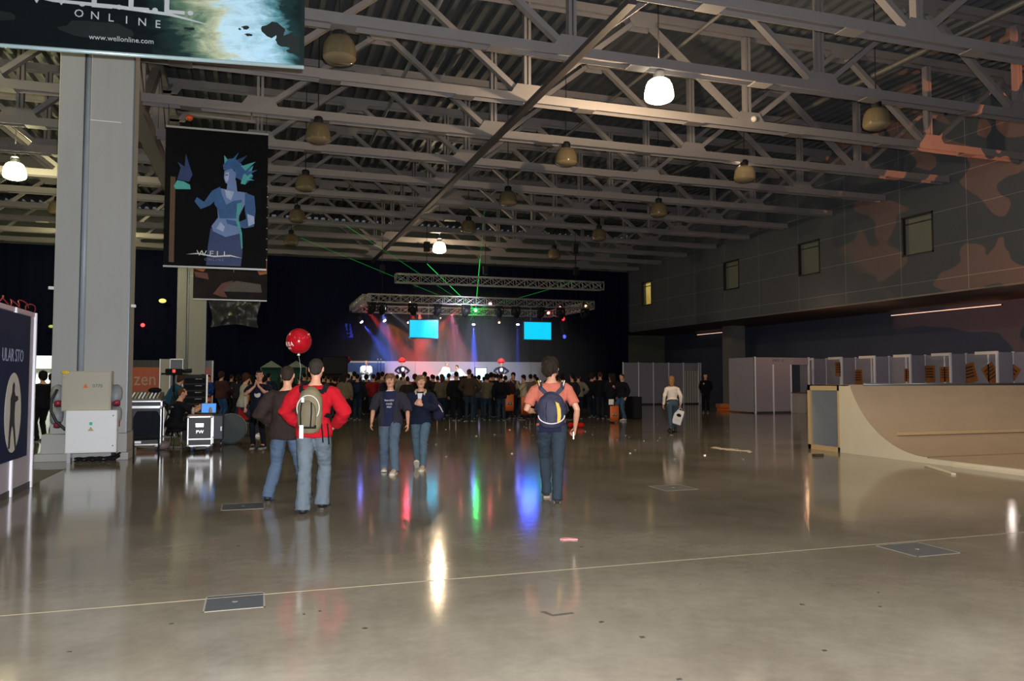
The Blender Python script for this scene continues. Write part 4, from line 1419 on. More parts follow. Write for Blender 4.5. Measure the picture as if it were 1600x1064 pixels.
m = MB().prism([i_['TP'](q) for q in ((-0.027, 0.082, 0.29), (0.027, 0.082, 0.29), (0.02, 0.088, 0.24), (0.0, 0.09, 0.19), (-0.016, 0.088, 0.24))], (0, 0.006, 0))
m.build('white_tshirt', cloth('c9ccd0'), p_)
# bag slung at his side
t = thing('shoulder_bag', 'bulky navy bag with a white stripe slung at the side of the fleece collared boy', 'bag', p_.location, TOWARD)
mb = MB().loft([(V((-0.24, -0.03, 1.15)), 0.03, 0.05), (V((-0.29, -0.02, 1.08)), 0.08, 0.08), (V((-0.31, -0.02, 0.95)), 0.1, 0.1), (V((-0.27, -0.02, 0.85)), 0.07, 0.08)], 16)
remeshed(mb, 'bag_body', cloth('1b1d33'), 0.014, 2, t, fold=0.03, ffreq=(9, 9, 7))
MB().path([(-0.27, 0.07, 1.14), (-0.34, 0.075, 1.07), (-0.385, 0.06, 0.98)], 0.009, 6).build('white_stripe', wht, t)
MB().path([(-0.26, -0.02, 1.14), (-0.19, -0.02, 1.3), (-0.1, -0.0, 1.375), (0.0, -0.075, 1.3)], 0.012, 6).build('strap', M_blackm, t)

# ---- boy with clasped hands, left
p_, i_ = person('boy in dark T-shirt with white print clasping his hands under his chin', place(404, 700), TOWARD, H=1.74, footL=(-0.06, 0, 0, 0, 8), footR=(0.06, 0, 0, 0, -8), handL=(-0.025, 0.12, 0.80), handR=(0.02, 0.12, 0.80),
                elL=(-1, 0.2, -1), elR=(1, 0.2, -1), topc='14172a', sleeve=0.7, hem=-0.04, leg='12141c', hair='short', hairc='1f1815', shoe='17171a', sole='888888', bulk=0.01, armw=0.006, headrot=(8, 0), topname='tshirt',
                gripL=dict(dir=(0.25, 0.1, 1), thumb=(0, -1, 0), curl=14), gripR=dict(dir=(-0.25, 0.1, 1), thumb=(0, -1, 0), curl=14))
MB().ell(i_['TP']((0, 0.078, 0.17)), (0.075, 0.012, 0.07), 14, 8).build('shirt_print', wht, p_)

# ---- girl in white
p_, i_ = person('blonde girl in white blouse, jeans and black boots walking with a white bag', place(1051, 677), AWAY + math.radians(8), H=1.63, female=True, lean=2, pel=(0, 0, 0.515), footL=(-0.07, -0.12, 0, -30, 0), footR=(0.075, 0.1, 0, 0, -10),
                handL=(-0.18, -0.05, 0.50), handR=(0.155, 0.03, 0.485), elL=(-0.6, -1, 0), topc='d5c8bf', sleeve=1.0, hem=0.06, leg='3b4c58', hair='long', hairc='8a6238', shoe='101012', sole='101012', boots=True, headrot=(-25, 0), topname='blouse')
hw = Matrix.Rotation(AWAY + math.radians(8), 3, 'Z') @ i_['J']['aR'][2] + V(p_.location)
t = thing('carrier_bag', 'white plastic carrier bag with black print in the hand of the blonde girl', 'bag', (hw.x, hw.y - 0.02, hw.z - 0.1), AWAY)
Rb = Matrix.Rotation(math.radians(18), 3, 'Y')
MB().bx(-0.135, 0.135, -0.03, 0.03, -0.46, -0.04).build('bag_body', mat('bag_white', rgb('cfcac6'), 0.4, var=0.06), t, 0.02).rotation_euler = (0, math.radians(18), 0)
for nm, mbx in (('handle', MB().path([(-0.05, 0, -0.05), (-0.03, 0, 0.02), (0.03, 0, 0.02), (0.05, 0, -0.05)], 0.008, 6)),
                ('black_print', MB().prism([(0.07 * math.cos(a * PI / 8), -0.033, -0.2 + (0.06 if a < 9 else 0.035) * math.sin(a * PI / 8)) for a in range(16)], (0, -0.003, 0))),
                ('grey_print', MB().bx(-0.08, 0.08, -0.036, -0.032, -0.35, -0.3))):
    mbx.build(nm, {'handle': M_white, 'black_print': M_blackm, 'grey_print': M_sil}[nm], t).rotation_euler = (0, math.radians(18), 0)

# ---- guard
p_, i_ = person('guard in black suit standing by the folding door with hands behind his back', place(1103, 645), TOWARD - 0.3, H=1.8, hi=False, handL=(-0.05, -0.09, 0.52), handR=(0.05, -0.09, 0.52), elL=(-1, -0.3, 0), elR=(1, -0.3, 0), topc='0b0c10', leg='0a0b0e', hem=-0.06, bulk=0.01, hair='short', hairc='1a1512', topname='jacket')
MB().ell(i_['TP']((0.04, 0.078, 0.22)), (0.04, 0.01, 0.035), 10, 6).build('badge', wht, p_)
# ================================================================ crowd
PROTO = {}
VARS = {
    0: dict(handL=(-0.16, 0.05, 0.5), handR=(0.16, 0.05, 0.5), hair='short', bulk=0.016, armw=0.01, hem=-0.05, topname='jacket'),
    1: dict(handL=(-0.06, 0.16, 0.63), handR=(0.06, 0.16, 0.65), hair='mop', bulk=0.02, armw=0.012, hem=-0.05, topname='jacket'),
    2: dict(handL=(-0.1, 0.12, 0.56), handR=(0.12, 0.1, 0.56), hair='short', bulk=0.014, armw=0.008, hem=-0.03, topname='jacket', elL=(-1, -0.6, 0), elR=(1, -0.6, 0)),
    3: dict(handL=(-0.1, 0.1, 0.58), handR=(0.15, 0.03, 0.5), hair='long', female=True, bulk=0.014, armw=0.008, hem=-0.06, topname='jacket'),
    4: dict(handL=(-0.05, 0.13, 0.78), handR=(0.05, 0.13, 0.8), hair='fringe', bulk=0.008, hem=-0.03, elL=(-1, 0, -1), elR=(1, 0, -1), topname='shirt'),
    5: dict(handL=(-0.17, 0.02, 0.5), handR=(0.06, 0.15, 0.7), hair='short', bulk=0.012, armw=0.008, hem=-0.04, topname='shirt', footL=(-0.1, 0, 0, 0, 10), footR=(0.09, 0.04, 0, 0, -10)),
}


def crowd(var, loc, rz, topc, legc, hairc, label, group=None, sc=1.0, shoe=None):
    if var not in PROTO:
        b, inf = person(label, (0, 0, 0), 0, H=1.74, hi=False, topc='202226', **VARS[var])
        PROTO[var] = (b, inf)
    else:
        b = dup(PROTO[var][0])
    b.location = (loc[0], loc[1], loc[2] if len(loc) > 2 else 0)
    b.rotation_euler = (0, 0, rz)
    b.scale = (sc, sc, sc)
    b['label'] = label
    if group:
        b['group'] = group
    elif 'group' in b:
        del b['group']
    for c in b.children:
        n = c.name.split('.')[0]
        m = None
        if n in ('jacket', 'shirt'):
            m = cloth(topc)
        elif n == 'trousers':
            m = mat('denim_' + legc, rgb(legc), 0.9, var=0.28, scale=5, bump=0.2, spec=0.2)
        elif n == 'hair':
            m = mat('hair_' + hairc, rgb(hairc), 0.8, var=0.5, scale=30, spec=0.15)
        elif n == 'shoe' and shoe:
            m = mat('shoe_' + shoe, rgb(shoe), 0.6)
        if m:
            c.material_slots[0].link = 'OBJECT'
            c.material_slots[0].material = m
    return b


G1 = 'spectators standing at the rear edge of the crowd'
FRONT = [
    (538, 657, 3, '6b5f4b', '15161a', '231b16', -5, 1.0, 'spectator in khaki jacket and black trousers seen from behind, right of the red hooded man'),
    (558, 656, 0, '14161e', '1f2c3c', '15110f', 4, 1.0, 'spectator in black with navy backpack right of the khaki jacket'),
    (572, 647, 1, '0e0f14', '15171c', '120f0d', 0, 1.0, 'spectator in plain black jacket just left of the red jacketed spectator'),
    (583, 655, 2, '7a1a1e', '2a2c30', '1a1412', 10, 1.0, 'spectator in dark red jacket just left of the boy in grey jacket'),
    (597, 652, 5, '6e6350', '1c2430', '1c1512', -6, 1.06, 'spectator in khaki top partly hidden behind the boy in grey jacket'),
    (630, 654, 0, '7d7469', '22303c', '2a1c18', 5, 1.04, 'spectator in pale grey top with dark straps seen between the two boys'),
    (648, 652, 1, '5c1c1c', '17191e', '3a1a16', -10, 1.0, 'spectator in dull red jacket behind the two boys'),
    (690, 654, 3, '5d5240', '202a34', '3a2a20', 8, 1.0, 'spectator in olive coat with long hair right of the fleece collared boy'),
    (701, 649, 2, '6d4c3c', '15171c', '1a1412', -15, 1.03, 'spectator in light brown jacket close behind the olive coated one'),
    (713, 657, 0, '0f1116', '14161c', '120f0d', 0, 1.05, 'spectator in long black coat left of the brown jacket with backpack straps'),
    (733, 658, 2, '3f332b', '26323c', '3f3226', -3, 1.1, 'tall spectator in brown jacket with blond cropped hair before the stage centre'),
    (748, 654, 5, '50504c', '2c3b45', '15110f', 6, 0.98, 'spectator in mid grey jacket with shoulder strap beside the tall brown jacketed one'),
    (761, 656, 1, '5b5240', '243444', '1a1412', -3, 1.0, 'spectator in olive jacket and dark jeans below the red capped right performer'),
    (783, 657, 0, '101218', '2a3848', '1a1614', 0, 1.0, 'spectator with large black backpack left of the orange bags'),
    (802, 653, 4, '3b3b42', '1c222c', '15110f', 160, 1.04, 'man in grey shirt facing back towards the hall beside the orange bag'),
    (818, 656, 4, 'a89c80', '26344a', '16110f', 100, 0.98, 'person in cream T-shirt and jeans turned sideways behind the orange bag'),
    (829, 654, 2, '5e5243', '22262e', '1a1412', 10, 1.0, 'spectator in tan jacket half hidden behind the salmon shirt man at his left'),
    (904, 654, 2, '6f685c', '181b22', '241a16', -12, 1.0, 'spectator in beige grey jumper right of the salmon shirt man'),
    (925, 652, 1, '101116', '1b2430', '2a1c16', 8, 1.02, 'spectator in black jacket second to the right of the salmon shirt man'),
    (938, 654, 0, '0c0d12', '1b232c', '3a241c', -8, 1.05, 'broad spectator in black jacket and dark jeans near the right of the crowd'),
    (955, 655, 3, '15131a', '17181d', '2b1c17', 14, 1.0, 'spectator in black holding a white sheet left of the rightmost orange bag'),
    (972, 657, 5, '131318', '34506a', '3b2a20', 120, 1.0, 'man in black tracksuit top with white sleeve stripes at the right end of the crowd'),
]
pos = []
for k, (u, v, var, tc_, lc, hc_, yw, sc_, lab) in enumerate(FRONT):
    p = gnd(u, v)
    pos.append((p.x, p.y))
    crowd(var, (p.x, p.y, 0), AWAY + math.radians(yw), tc_, lc, hc_, lab, None, sc_, 'c9c9c4' if lab.startswith('man in black tracks') else None)
# distinct people at the left
LEFTP = [
    (345, 660, 1, '3b2022', '27466a', '33241c', -30, 1.04, 'man in dark maroon striped jacket and jeans behind the laptop case'),
    (316, 652, 4, '7c221c', '232830', '2a1c18', 60, 1.0, 'person in rusty red shirt right of the equipment rack'),
    (325, 648, 2, '173a86', '222730', '1a1412', 150, 0.98, 'person in bright blue shirt beside the rusty red shirt'),
    (372, 650, 0, '15161c', '15171c', '1a1412', 20, 1.0, 'person in black left of the boy with clasped hands'),
    (361, 646, 3, '1a1a22', '15171c', '2a1c18', -20, 1.0, 'long haired person in black beyond the maroon striped jacket'),
    (422, 640, 3, '1d1e26', '16171c', '3a2a20', 175, 0.98, 'person in dark clothes facing the camera behind the brown jacket man'),
    (455, 642, 4, '1a1d28', '16171c', '2a1c18', 170, 1.0, 'person facing the camera between the brown jacket and the red hood'),
    (505, 650, 0, '101116', '14151a', '15110f', 0, 1.0, 'dark figure just right of the red hooded man'),
    (520, 648, 2, '18141a', '14151a', '2a1410', -5, 0.98, 'dark figure left of the khaki jacket spectator'),
    (64, 690, 1, '08080c', '0a0b10', '120f0d', 60, 1.0, 'person in black jacket and cap beside the left partition'),
    (79, 676, 4, '7c2418', '1a1c26', '1a1412', -60, 0.98, 'person in red behind the black jacket at far left'),
]
for (u, v, var, tc_, lc, hc_, yw, sc_, lab) in LEFTP:
    p = gnd(u, v)
    pos.append((p.x, p.y))
    crowd(var, (p.x, p.y, 0), AWAY + math.radians(yw), tc_, lc, hc_, lab, None, sc_)
# walking person with white vest, orange scarf and one white shoe
p_, i_ = person('person striding left in jeans with white shirt and orange trim, behind the clasped hands boy', place(378, 682), AWAY + math.radians(-60), H=1.74, hi=False, lean=8, footL=(-0.05, -0.24, 0, -45, 0), footR=(0.05, 0.2, 0, 0, 0),
                pel=(0, 0, 0.5), topc='a8a294', leg='232c40', hair='mop', hairc='3a2418', shoe='c8c8c4', sole='e0e0dc', hem=-0.05, topname='shirt')
MB().ell(i_['TP']((-0.02, 0.075, 0.14)), (0.06, 0.02, 0.16), 10, 8).build('orange_panel', cloth('c25a1e'), p_)
MB().bx(-0.08, 0.08, -0.12, 0.16, 0.45, 0.85).build('red_cloth', cloth('8c1f1a'), p_)

random.seed(21)
tops = ['0f1015', '15161c', '1c1d24', '23222a', '2c2420', '3a3028', '1a2030', '2f2f33', '3b1a1c', '4a4238', '10131c']
legs = ['14161b', '1c2430', '22303e', '17191e']
hairs = ['120f0d', '1a1412', '241a14', '15110f', '2e2018']
n = 0
tries = 0
while n < 62 and tries < 4000:
    tries += 1
    u = random.uniform(512, 975)
    d = random.uniform(29.3, 36.3)
    if u > 900 and d > 33:
        continue
    v = CY + F_PX * math.tan(PITCH) + 0  # horizon
    t_ = (u - CX) / F_PX
    x = d * (math.cos(YAW) * t_ + math.sin(YAW))
    y = d * (math.cos(YAW) - math.sin(YAW) * t_)
    if any((x - a) ** 2 + (y - b) ** 2 < 0.42 for a, b in pos):
        continue
    pos.append((x, y))
    var = random.choice([0, 0, 1, 2, 2, 3, 5, 4])
    crowd(var, (x, y, 0), random.uniform(-0.45, 0.45) - 0.1, random.choice(tops), random.choice(legs), random.choice(hairs),
          'dark clothed spectator deep in the crowd, only head and shoulders showing before the stage', 'spectators deep in the crowd before the stage', random.uniform(0.93, 1.06))
    n += 1
n = 0
while n < 14:
    u = random.uniform(340, 500)
    d = random.uniform(26, 40)
    t_ = (u - CX) / F_PX
    x = d * (math.cos(YAW) * t_ + math.sin(YAW))
    y = d * (math.cos(YAW) - math.sin(YAW) * t_)
    if any((x - a) ** 2 + (y - b) ** 2 < 0.5 for a, b in pos):
        continue
    pos.append((x, y))
    crowd(random.choice([0, 1, 2, 3, 5]), (x, y, 0), random.uniform(-0.8, 0.8), random.choice(tops), random.choice(legs), random.choice(hairs),
          'dark clothed person in the dim gathering left of the crowd, behind the balloon pair', 'people in the dim gathering left of the stage crowd', random.uniform(0.93, 1.06))
    n += 1


def bag_at(u0, v0, u1, v1, y, label, name='carrier_bag', c='b5561a', group=None):
    a, b = at_y(u0, v1, y), at_y(u1, v0, y)
    wd, ht = (b.x - a.x), (b.z - a.z)
    t = thing(name, label, 'bag', ((a.x + b.x) / 2, y, a.z), 0, group)
    m = mat('bag_' + c, rgb(c), 0.5, var=0.12)
    MB().loft([((0, 0, 0), wd / 2 * 0.96, 0.05), ((0, 0, ht * 0.4), wd / 2, 0.07), ((0, 0, ht * 0.97), wd / 2 * 0.98, 0.03), ((0, 0, ht), wd / 2 * 0.97, 0.012)], 4 * 4, hint=(0, 1, 0), smooth=True).build('bag_body', m, t)
    MB().path([(-0.06, 0, ht), (-0.05, 0, ht + 0.12), (0.05, 0, ht + 0.12), (0.06, 0, ht)], 0.008, 5).build('handle', m, t)
    MB().bx(-wd * 0.26, wd * 0.26, -0.078, -0.06, ht * 0.38, ht * 0.52).build('black_label', M_blackm, t)
    text('PORT', 0.09, wht, t, (0, -0.079, ht * 0.45), (PI / 2, 0, 0), 'lettering', 0.0005)
    return t


gb = 'orange carrier bags in the crowd'
bag_at(789, 616, 803, 642, gnd(796, 657).y, 'orange carrier bag with black label held by the man in grey shirt', group=gb)
bag_at(814, 620, 829, 648, gnd(818, 660).y, 'orange carrier bag with black label beside the person in cream T-shirt', group=gb)
bag_at(953, 634, 967, 659, gnd(960, 661).y, 'orange carrier bag by the legs of the tracksuit man, rightmost of the orange bags', group=gb)
bag_at(319, 621, 331, 629, gnd(322, 655).y, 'small orange bag next to the rusty red shirt person at left', group=gb)
q = at_y(955, 628, gnd(955, 658).y)
MB_ = MB().bx(-0.1, 0.1, -0.005, 0.005, -0.1, 0.1).build('paper_sheet', M_whitem)
MB_.location = q
tag(MB_, 'small white sheet of paper held in the crowd left of the rightmost orange bag', 'paper')
# stripes on the tracksuit sleeves
# backpacks in the crowd
t0b = None
for (u, v, c, lab) in ((783, 657, '0d0e13', 'big black backpack on the spectator left of the orange bags'), (558, 656, '17203a', 'navy backpack on the spectator in black right of the khaki jacket')):
    p = gnd(u, v)
    t = thing('backpack', lab, 'backpack', (p.x, p.y, 1.05), AWAY)
    MB().loft([((0, -0.24, -0.06), 0.1, 0.06), ((0, -0.27, 0.05), 0.17, 0.1), ((0, -0.26, 0.25), 0.16, 0.1), ((0, -0.23, 0.37), 0.08, 0.06)], 14).build('pack_body', cloth(c), t)
    for s in (-1, 1):
        MB().path([(s * 0.1, -0.2, 0.36), (s * 0.13, -0.08, 0.43), (s * 0.14, 0.05, 0.42)], 0.02, 6).build('shoulder_strap', M_blackm, t)

# ================================================================ stage
Y0, Y1 = 38.6, 45.2
X0, X1 = 4.9, 17.4
ZST = 0.78
t = thing('stage_platform', 'low black stage platform behind the crowd', 'stage', ((X0 + X1) / 2, (Y0 + Y1) / 2, 0))
MB().bx(-(X1 - X0) / 2, (X1 - X0) / 2, -(Y1 - Y0) / 2, (Y1 - Y0) / 2, ZST - 0.1, ZST).build('deck', M_black, t)
MB().bx(-(X1 - X0) / 2 + 0.05, (X1 - X0) / 2 - 0.05, -(Y1 - Y0) / 2 + 0.03, (Y1 - Y0) / 2 - 0.05, 0, ZST - 0.1).build('skirt', M_blackm, t)
# backdrop boards behind the performers
bd_y = 45.0
xa, xb, xc = at_y(540, 590, bd_y).x, at_y(601, 590, bd_y).x, at_y(872, 590, bd_y).x
zt = at_y(700, 565, bd_y).z
t = thing('stage_backboard', 'blue board standing at the left end of the stage behind the singers', 'backdrop board', ((xa + xb) / 2, bd_y, ZST))
hw_ = (xb - xa) / 2
MB().bx(-hw_, hw_, 0, 0.04, 0, zt - ZST - 0.1).build('panel', mat('board_blue', rgb('2f63b4'), 0.5, var=0.1), t)
MB().bx(-hw_, hw_, -0.01, 0.05, zt - ZST - 0.1, zt - ZST).build('white_top_edge', M_whitem, t)
t = thing('stage_backboard', 'long white board standing behind the performers across the stage', 'backdrop board', ((xb + xc) / 2, bd_y, ZST))
hw_ = (xc - xb) / 2
k_ = 6
for k in range(k_):
    a = -hw_ + 2 * hw_ * k / k_
    MB().bx(a + 0.01, a + 2 * hw_ / k_ - 0.01, 0, 0.04, 0, zt - ZST).build('panel', mat('board_white', rgb('c2c6d2'), 0.5, var=0.05), t)

# trusses of the rig


def lattice(m, p, q, s=0.38, ch=0.022, bay=0.55, verts=2):
    p, q = V(p), V(q)
    d = (q - p)
    L = d.length
    d.normalize()
    up = V((0, 0, 1))
    sd = d.cross(up).normalized()
    h = s / 2
    cor = [(a, b) for a in (-h, h) for b in (-h, h)]
    for a, b in cor:
        m.tube(p + sd * a + up * b, q + sd * a + up * b, ch, 8)
    n = max(1, round(L / bay))
    for i in range(n):
        a0, a1 = p + d * (L * i / n), p + d * (L * (i + 1) / n)
        for s_ in (-h, h):
            m.tube(a0 + sd * s_ - up * h, a1 + sd * s_ + up * h, 0.011, 5)
            m.tube(a0 + sd * s_ + up * h, a1 + sd * s_ - up * h, 0.011, 5)
            m.tube(a0 + sd * s_ - up * h, a0 + sd * s_ + up * h, 0.014, 5)
            m.tube(a0 - sd * h + up * s_, a0 + sd * h + up * s_, 0.012, 5)
            m.tube(a0 - sd * h + up * s_, a1 + sd * h + up * s_, 0.010, 5)
    for s_ in (-h, h):
        m.tube(q + sd * s_ - up * h, q + sd * s_ + up * h, 0.014, 5)
    return m


M_truss = mat('truss_alu', rgb('b4b2b0'), 0.4, 0.4, var=0.05)


def rig(label, p, q, hangs):
    p, q = V(p), V(q)
    t = thing('lighting_truss', label, 'lighting truss', p)
    lattice(MB(), (0, 0, 0), q - p).build('lattice', M_truss, t)
    for f in hangs:
        c = (q - p) * f
        MB().tube(c + V((0, 0, 0.2)), c + V((0, 0, 8.5 - p.z)), 0.012, 5).build('hanging_cable', M_black, t)
        MB().bx(-0.12, 0.12, -0.1, 0.1, 0, 0.42).build('chain_hoist', M_black, t, loc=c + V((0, 0, 1.2 + 0.4 * f)))
    return t


za = at_y(780, 441, 34.0).z
A0, A1 = at_y(618, 440, 34.0), at_y(941, 452, 34.0)
A0.z = A1.z = za
rig('silver lattice lighting truss nearest and highest over the crowd', A0, A1, (0.14, 0.86))
zb = at_y(750, 471, 38.2).z
B0, B1 = at_y(574, 471, 38.2), at_y(926, 475, 38.2)
B0.z = B1.z = zb
rig('long silver lattice truss across the stage front below the top one', B0, B1, (0.06, 0.5, 0.92))
YCB = 44.3
zc = zb
C0, C1 = V((B0.x, YCB, zc)), V((B1.x, YCB, zc))
rig('lattice truss along the back of the stage rig', C0, C1, (0.3, 0.7))
rig('lattice truss running front to back at the left end of the stage rig', V((B0.x, 38.4, zb)), V((B0.x, YCB - 0.2, zb)), ())
rig('lattice truss running front to back at the right end of the stage rig', V((B1.x, 38.4, zb)), V((B1.x, YCB - 0.2, zb)), ())

# moving heads
mh = None


def moving_head(u, v, y, label, zr, tilt=0.3, pan=0.0):
    global mh
    p = at_y(u, v, y)
    loc = (p.x, y, zr - 0.27)
    if mh is None:
        mh = thing('moving_head_light', label, 'stage light', loc, pan, 'moving head stage lights on the rig')
        MB().box((0, 0, 0.03), (0.38, 0.32, 0.1)).build('base', M_black, mh, 0.02)
        MB().box((0, 0, 0.085), (0.05, 0.44, 0.03)).build('clamp', M_alu, mh)
        m = MB().box((-0.21, 0, -0.18), (0.06, 0.14, 0.36)).box((0.21, 0, -0.18), (0.06, 0.14, 0.36)).box((0, 0, -0.03), (0.46, 0.16, 0.07))
        m.build('yoke', M_black, mh, 0.015)
        R = Matrix.Rotation(0.7, 3, 'X')
        m = MB()
        m.loft([(V((0, 0, -0.3)) + R @ V((0, 0, z)), r, r) for z, r in ((0.22, 0.08), (0.18, 0.14), (0.0, 0.17), (-0.15, 0.15), (-0.22, 0.12))], 16)
        m.build('head', M_black, mh)
        m = MB()
        m.loft([(V((0, 0, -0.3)) + R @ V((0, 0, z)), r, r) for z, r in ((-0.22, 0.11), (-0.235, 0.09), (-0.24, 0.02))], 16)
        m.build('lens', mat('lens_dark', (0.05, 0.05, 0.06), 0.08, var=0), mh)
        return mh
    return dup(mh, loc, pan, label=label)


mhl = [(645, 38.2), (684, 38.2), (728, 38.2), (780, 38.2), (806, 38.2), (845, 38.2), (876, 38.2), (914, 38.2), (581, 38.2), (597, 38.2)]
names = ['under the front truss left of centre', 'under the front truss above the left screen', 'under the front truss left of the laser', 'under the front truss right of the laser', 'under the front truss midway to the right screen',
         'under the front truss above the right screen', 'under the front truss right of the right screen', 'at the right end of the front truss', 'at the left corner of the front truss', 'second from the left end of the front truss']
for (u, y), nm in zip(mhl, names):
    moving_head(u, 480, y, 'black moving head light ' + nm, zb, pan=random.uniform(-0.8, 0.8))
for u, nm in ((683, 'on the rear truss above the left screen'), (714, 'on the rear truss left of the laser'), (762, 'on the rear truss right of the laser'), (826, 'on the rear truss right of centre')):
    moving_head(u, 485, YCB, 'black moving head light ' + nm, zc, pan=random.uniform(-0.8, 0.8))

# burning par cans with their beams in the haze
HUES = {'red': (1, 0.03, 0.03), 'blue': (0.07, 0.12, 1.0), 'orange': (1, 0.27, 0.04), 'white': (0.6, 0.75, 1.0), 'green': (0.05, 1, 0.1), 'violet': (0.4, 0.15, 1.0)}


def par(u, v, y, hue, label, aim=None, e=600, ang=14, fan=0, size=0.09, lens=30, top=None):
    p = at_y(u, v, y)
    t = thing('par_can', label, 'stage light', p, 0)
    d = (V(aim) - p).normalized() if aim is not None else V((0, -0.6, -0.5)).normalized()
    R = d.to_track_quat('-Z', 'Y').to_matrix()
    m = MB()
    m.loft([(R @ V((0, 0, z)), r, r) for z, r in ((0.34, 0.04), (0.3, 0.09), (0.12, 0.12), (0.03, 0.125))], 14)
    m.build('housing', M_black, t)
    c = HUES[hue]
    em = mat('glow_' + hue + str(lens), c, 0.3, var=0, emit=tuple(min(1, a + 0.12) for a in c), es=lens)
    m = MB().ell((0, 0, 0), (size, size, size * 0.6), 14, 8, R)
    m.build('lens', em, t)
    up = (top or zb) - 0.2 - p.z
    if up > 0.1:
        MB().tube(R @ V((0, 0, 0.2)), (0, 0.0, up), 0.018, 6).build('bracket', M_black, t)
        MB().box((0, 0, up + 0.01), (0.04, 0.44, 0.03)).build('clamp', M_black, t)
    if aim is not None:
        q = p + d * 0.13
        if fan:
            sd = d.cross(V((0, 1, 0))).normalized()
            for i in range(fan):
                a = (i - (fan - 1) / 2)
                dd = (d + sd * a * 0.125 + V((0, 0.02 * ((i * 7) % 3 - 1), 0))).normalized()
                light('par_beam', 'SPOT', q, e, c, 0.02, target=q + dd * 3, spot=math.radians(ang), blend=0.35)
        else:
            light('par_beam', 'SPOT', q, e, c, 0.03, target=q + d * 3, spot=math.radians(ang), blend=0.5)
    return t


YL = 44.3


def stg(u, v, y):
    return at_y(u, v, y)


EB = 7000
par(565, 477, YL, 'red', 'red par light at the left end of the rig', stg(640, 560, 44.2), EB * 3.5, 15)
par(565, 503, YL, 'blue', 'bright blue par light below the left end of the rig', stg(610, 562, 44.2), EB * 2.0, 15, lens=60)
par(601, 501, YL, 'orange', 'orange par light left of the left screen throwing a fan of beams', stg(650, 568, 44.1), EB * 4.0, 4.0, fan=9)
par(640, 473, YL, 'red', 'red par light above the left corner of the left screen', stg(650, 520, 44.2), EB * 4, 16, lens=50)
par(638, 504, YL, 'white', 'small bluish white par light touching the left edge of the left screen', None, lens=12, size=0.06)
par(722, 477, YL, 'red', 'red par light left of the green laser', stg(690, 510, 44.2), EB * 3, 14)
par(714, 503, YL, 'orange', 'small orange par light between the screens', stg(770, 580, 44.1), EB * 2.6, 4, fan=4, lens=14, size=0.07)
par(688, 497, YL, 'orange', 'orange par light just behind the top right corner of the left screen', stg(712, 572, 44.1), EB * 4.2, 4.0, fan=8, lens=8, size=0.05)
par(740, 507, YL, 'blue', 'bright blue par light under the green laser', stg(741, 575, 44.0), EB * 3.5, 15, lens=70)
par(766, 475, YL, 'red', 'red par light right of the green laser', None, lens=20, size=0.1)
par(780, 504, YL, 'orange', 'dim amber par light left of the right screen', None, lens=10, size=0.06)
par(809, 507, YL, 'blue', 'bright blue par light at the left edge of the right screen', stg(808, 575, 44.1), EB * 1.0, 11, lens=60)
par(857, 489, YL, 'red', 'red par light above the right screen', None, lens=18, size=0.09)
par(875, 480, 40.5, 'red', 'small red par light at the right end of the rig', None, lens=10, size=0.06)
par(915, 478, 38.2, 'orange', 'orange lamp near the right tip of the front truss', None, lens=5, size=0.07)
par(602, 482, YL, 'white', 'dim white par light near the left end of the rig', stg(632, 505, 44.2), EB * 0.7, 12, lens=1.5)
par(686, 490, YL, 'white', 'dim white par light over the left screen', stg(705, 512, 44.2), EB * 0.5, 12, lens=1.5)
# spill washes aimed at the performers and over the heads of the crowd

light('stage_wash', 'SPOT', at_y(655, 488, 43.7), 4500, (1, 0.2, 0.12), 0.05, target=at_y(668, 590, 43.4), spot=math.radians(42), blend=0.9)
light('stage_wash', 'SPOT', at_y(705, 488, 43.7), 5000, (0.75, 0.2, 0.35), 0.05, target=at_y(722, 590, 43.4), spot=math.radians(38), blend=0.9)
light('stage_wash', 'SPOT', at_y(600, 488, 43.7), 5000, (0.15, 0.25, 0.8), 0.05, target=at_y(600, 590, 43.4), spot=math.radians(48), blend=0.9)
# profile spots on the performers, hung from the front truss
for (u_, v_, e_) in ((572, 580, 3200), (628, 578, 3500), (690, 582, 3200), (724, 584, 3200), (783, 578, 3500)):
    light('profile_spot', 'SPOT', at_y(u_, 440, 34.2), e_, (0.92, 0.95, 1), 0.03, target=at_y(u_, v_, 40.3), spot=math.radians(11), blend=0.3)
light('board_wash', 'SPOT', (9.5, 34.2, 5.8), 6000, (0.8, 0.82, 1), 0.05, target=(10.5, 43.4, 1.5), spot=math.radians(60), blend=0.9)
light('stage_spill', 'SPOT', at_y(826, 488, 43.9), 320, (0.06, 0.1, 1), 0.5, target=(9.6, 22, 0.3), spot=math.radians(30), blend=0.8)
light('stage_spill', 'SPOT', at_y(637, 478, 43.9), 45, (1, 0.05, 0.1), 0.05, target=(4.5, 22, 0.3), spot=math.radians(30), blend=0.8)

# laser
lp = at_y(743, 485, 44.1)
t = thing('laser_projector', 'green laser projector on the rig with thin green beams', 'laser', lp)
MB().box((0, 0.22, 0.02), (0.3, 0.34, 0.18)).build('housing', M_black, t, 0.01)
MB().tube((0, 0.2, 0.1), (0, 0.2, zb - lp.z - 0.15), 0.02, 6).build('bracket', M_black, t)
gl = mat('laser_glow', (0.1, 1, 0.2), 0.3, var=0, emit=(0.12, 1, 0.25), es=30)
MB().ell((0, 0, 0), (0.085, 0.06, 0.085), 12, 8).build('aperture', gl, t)


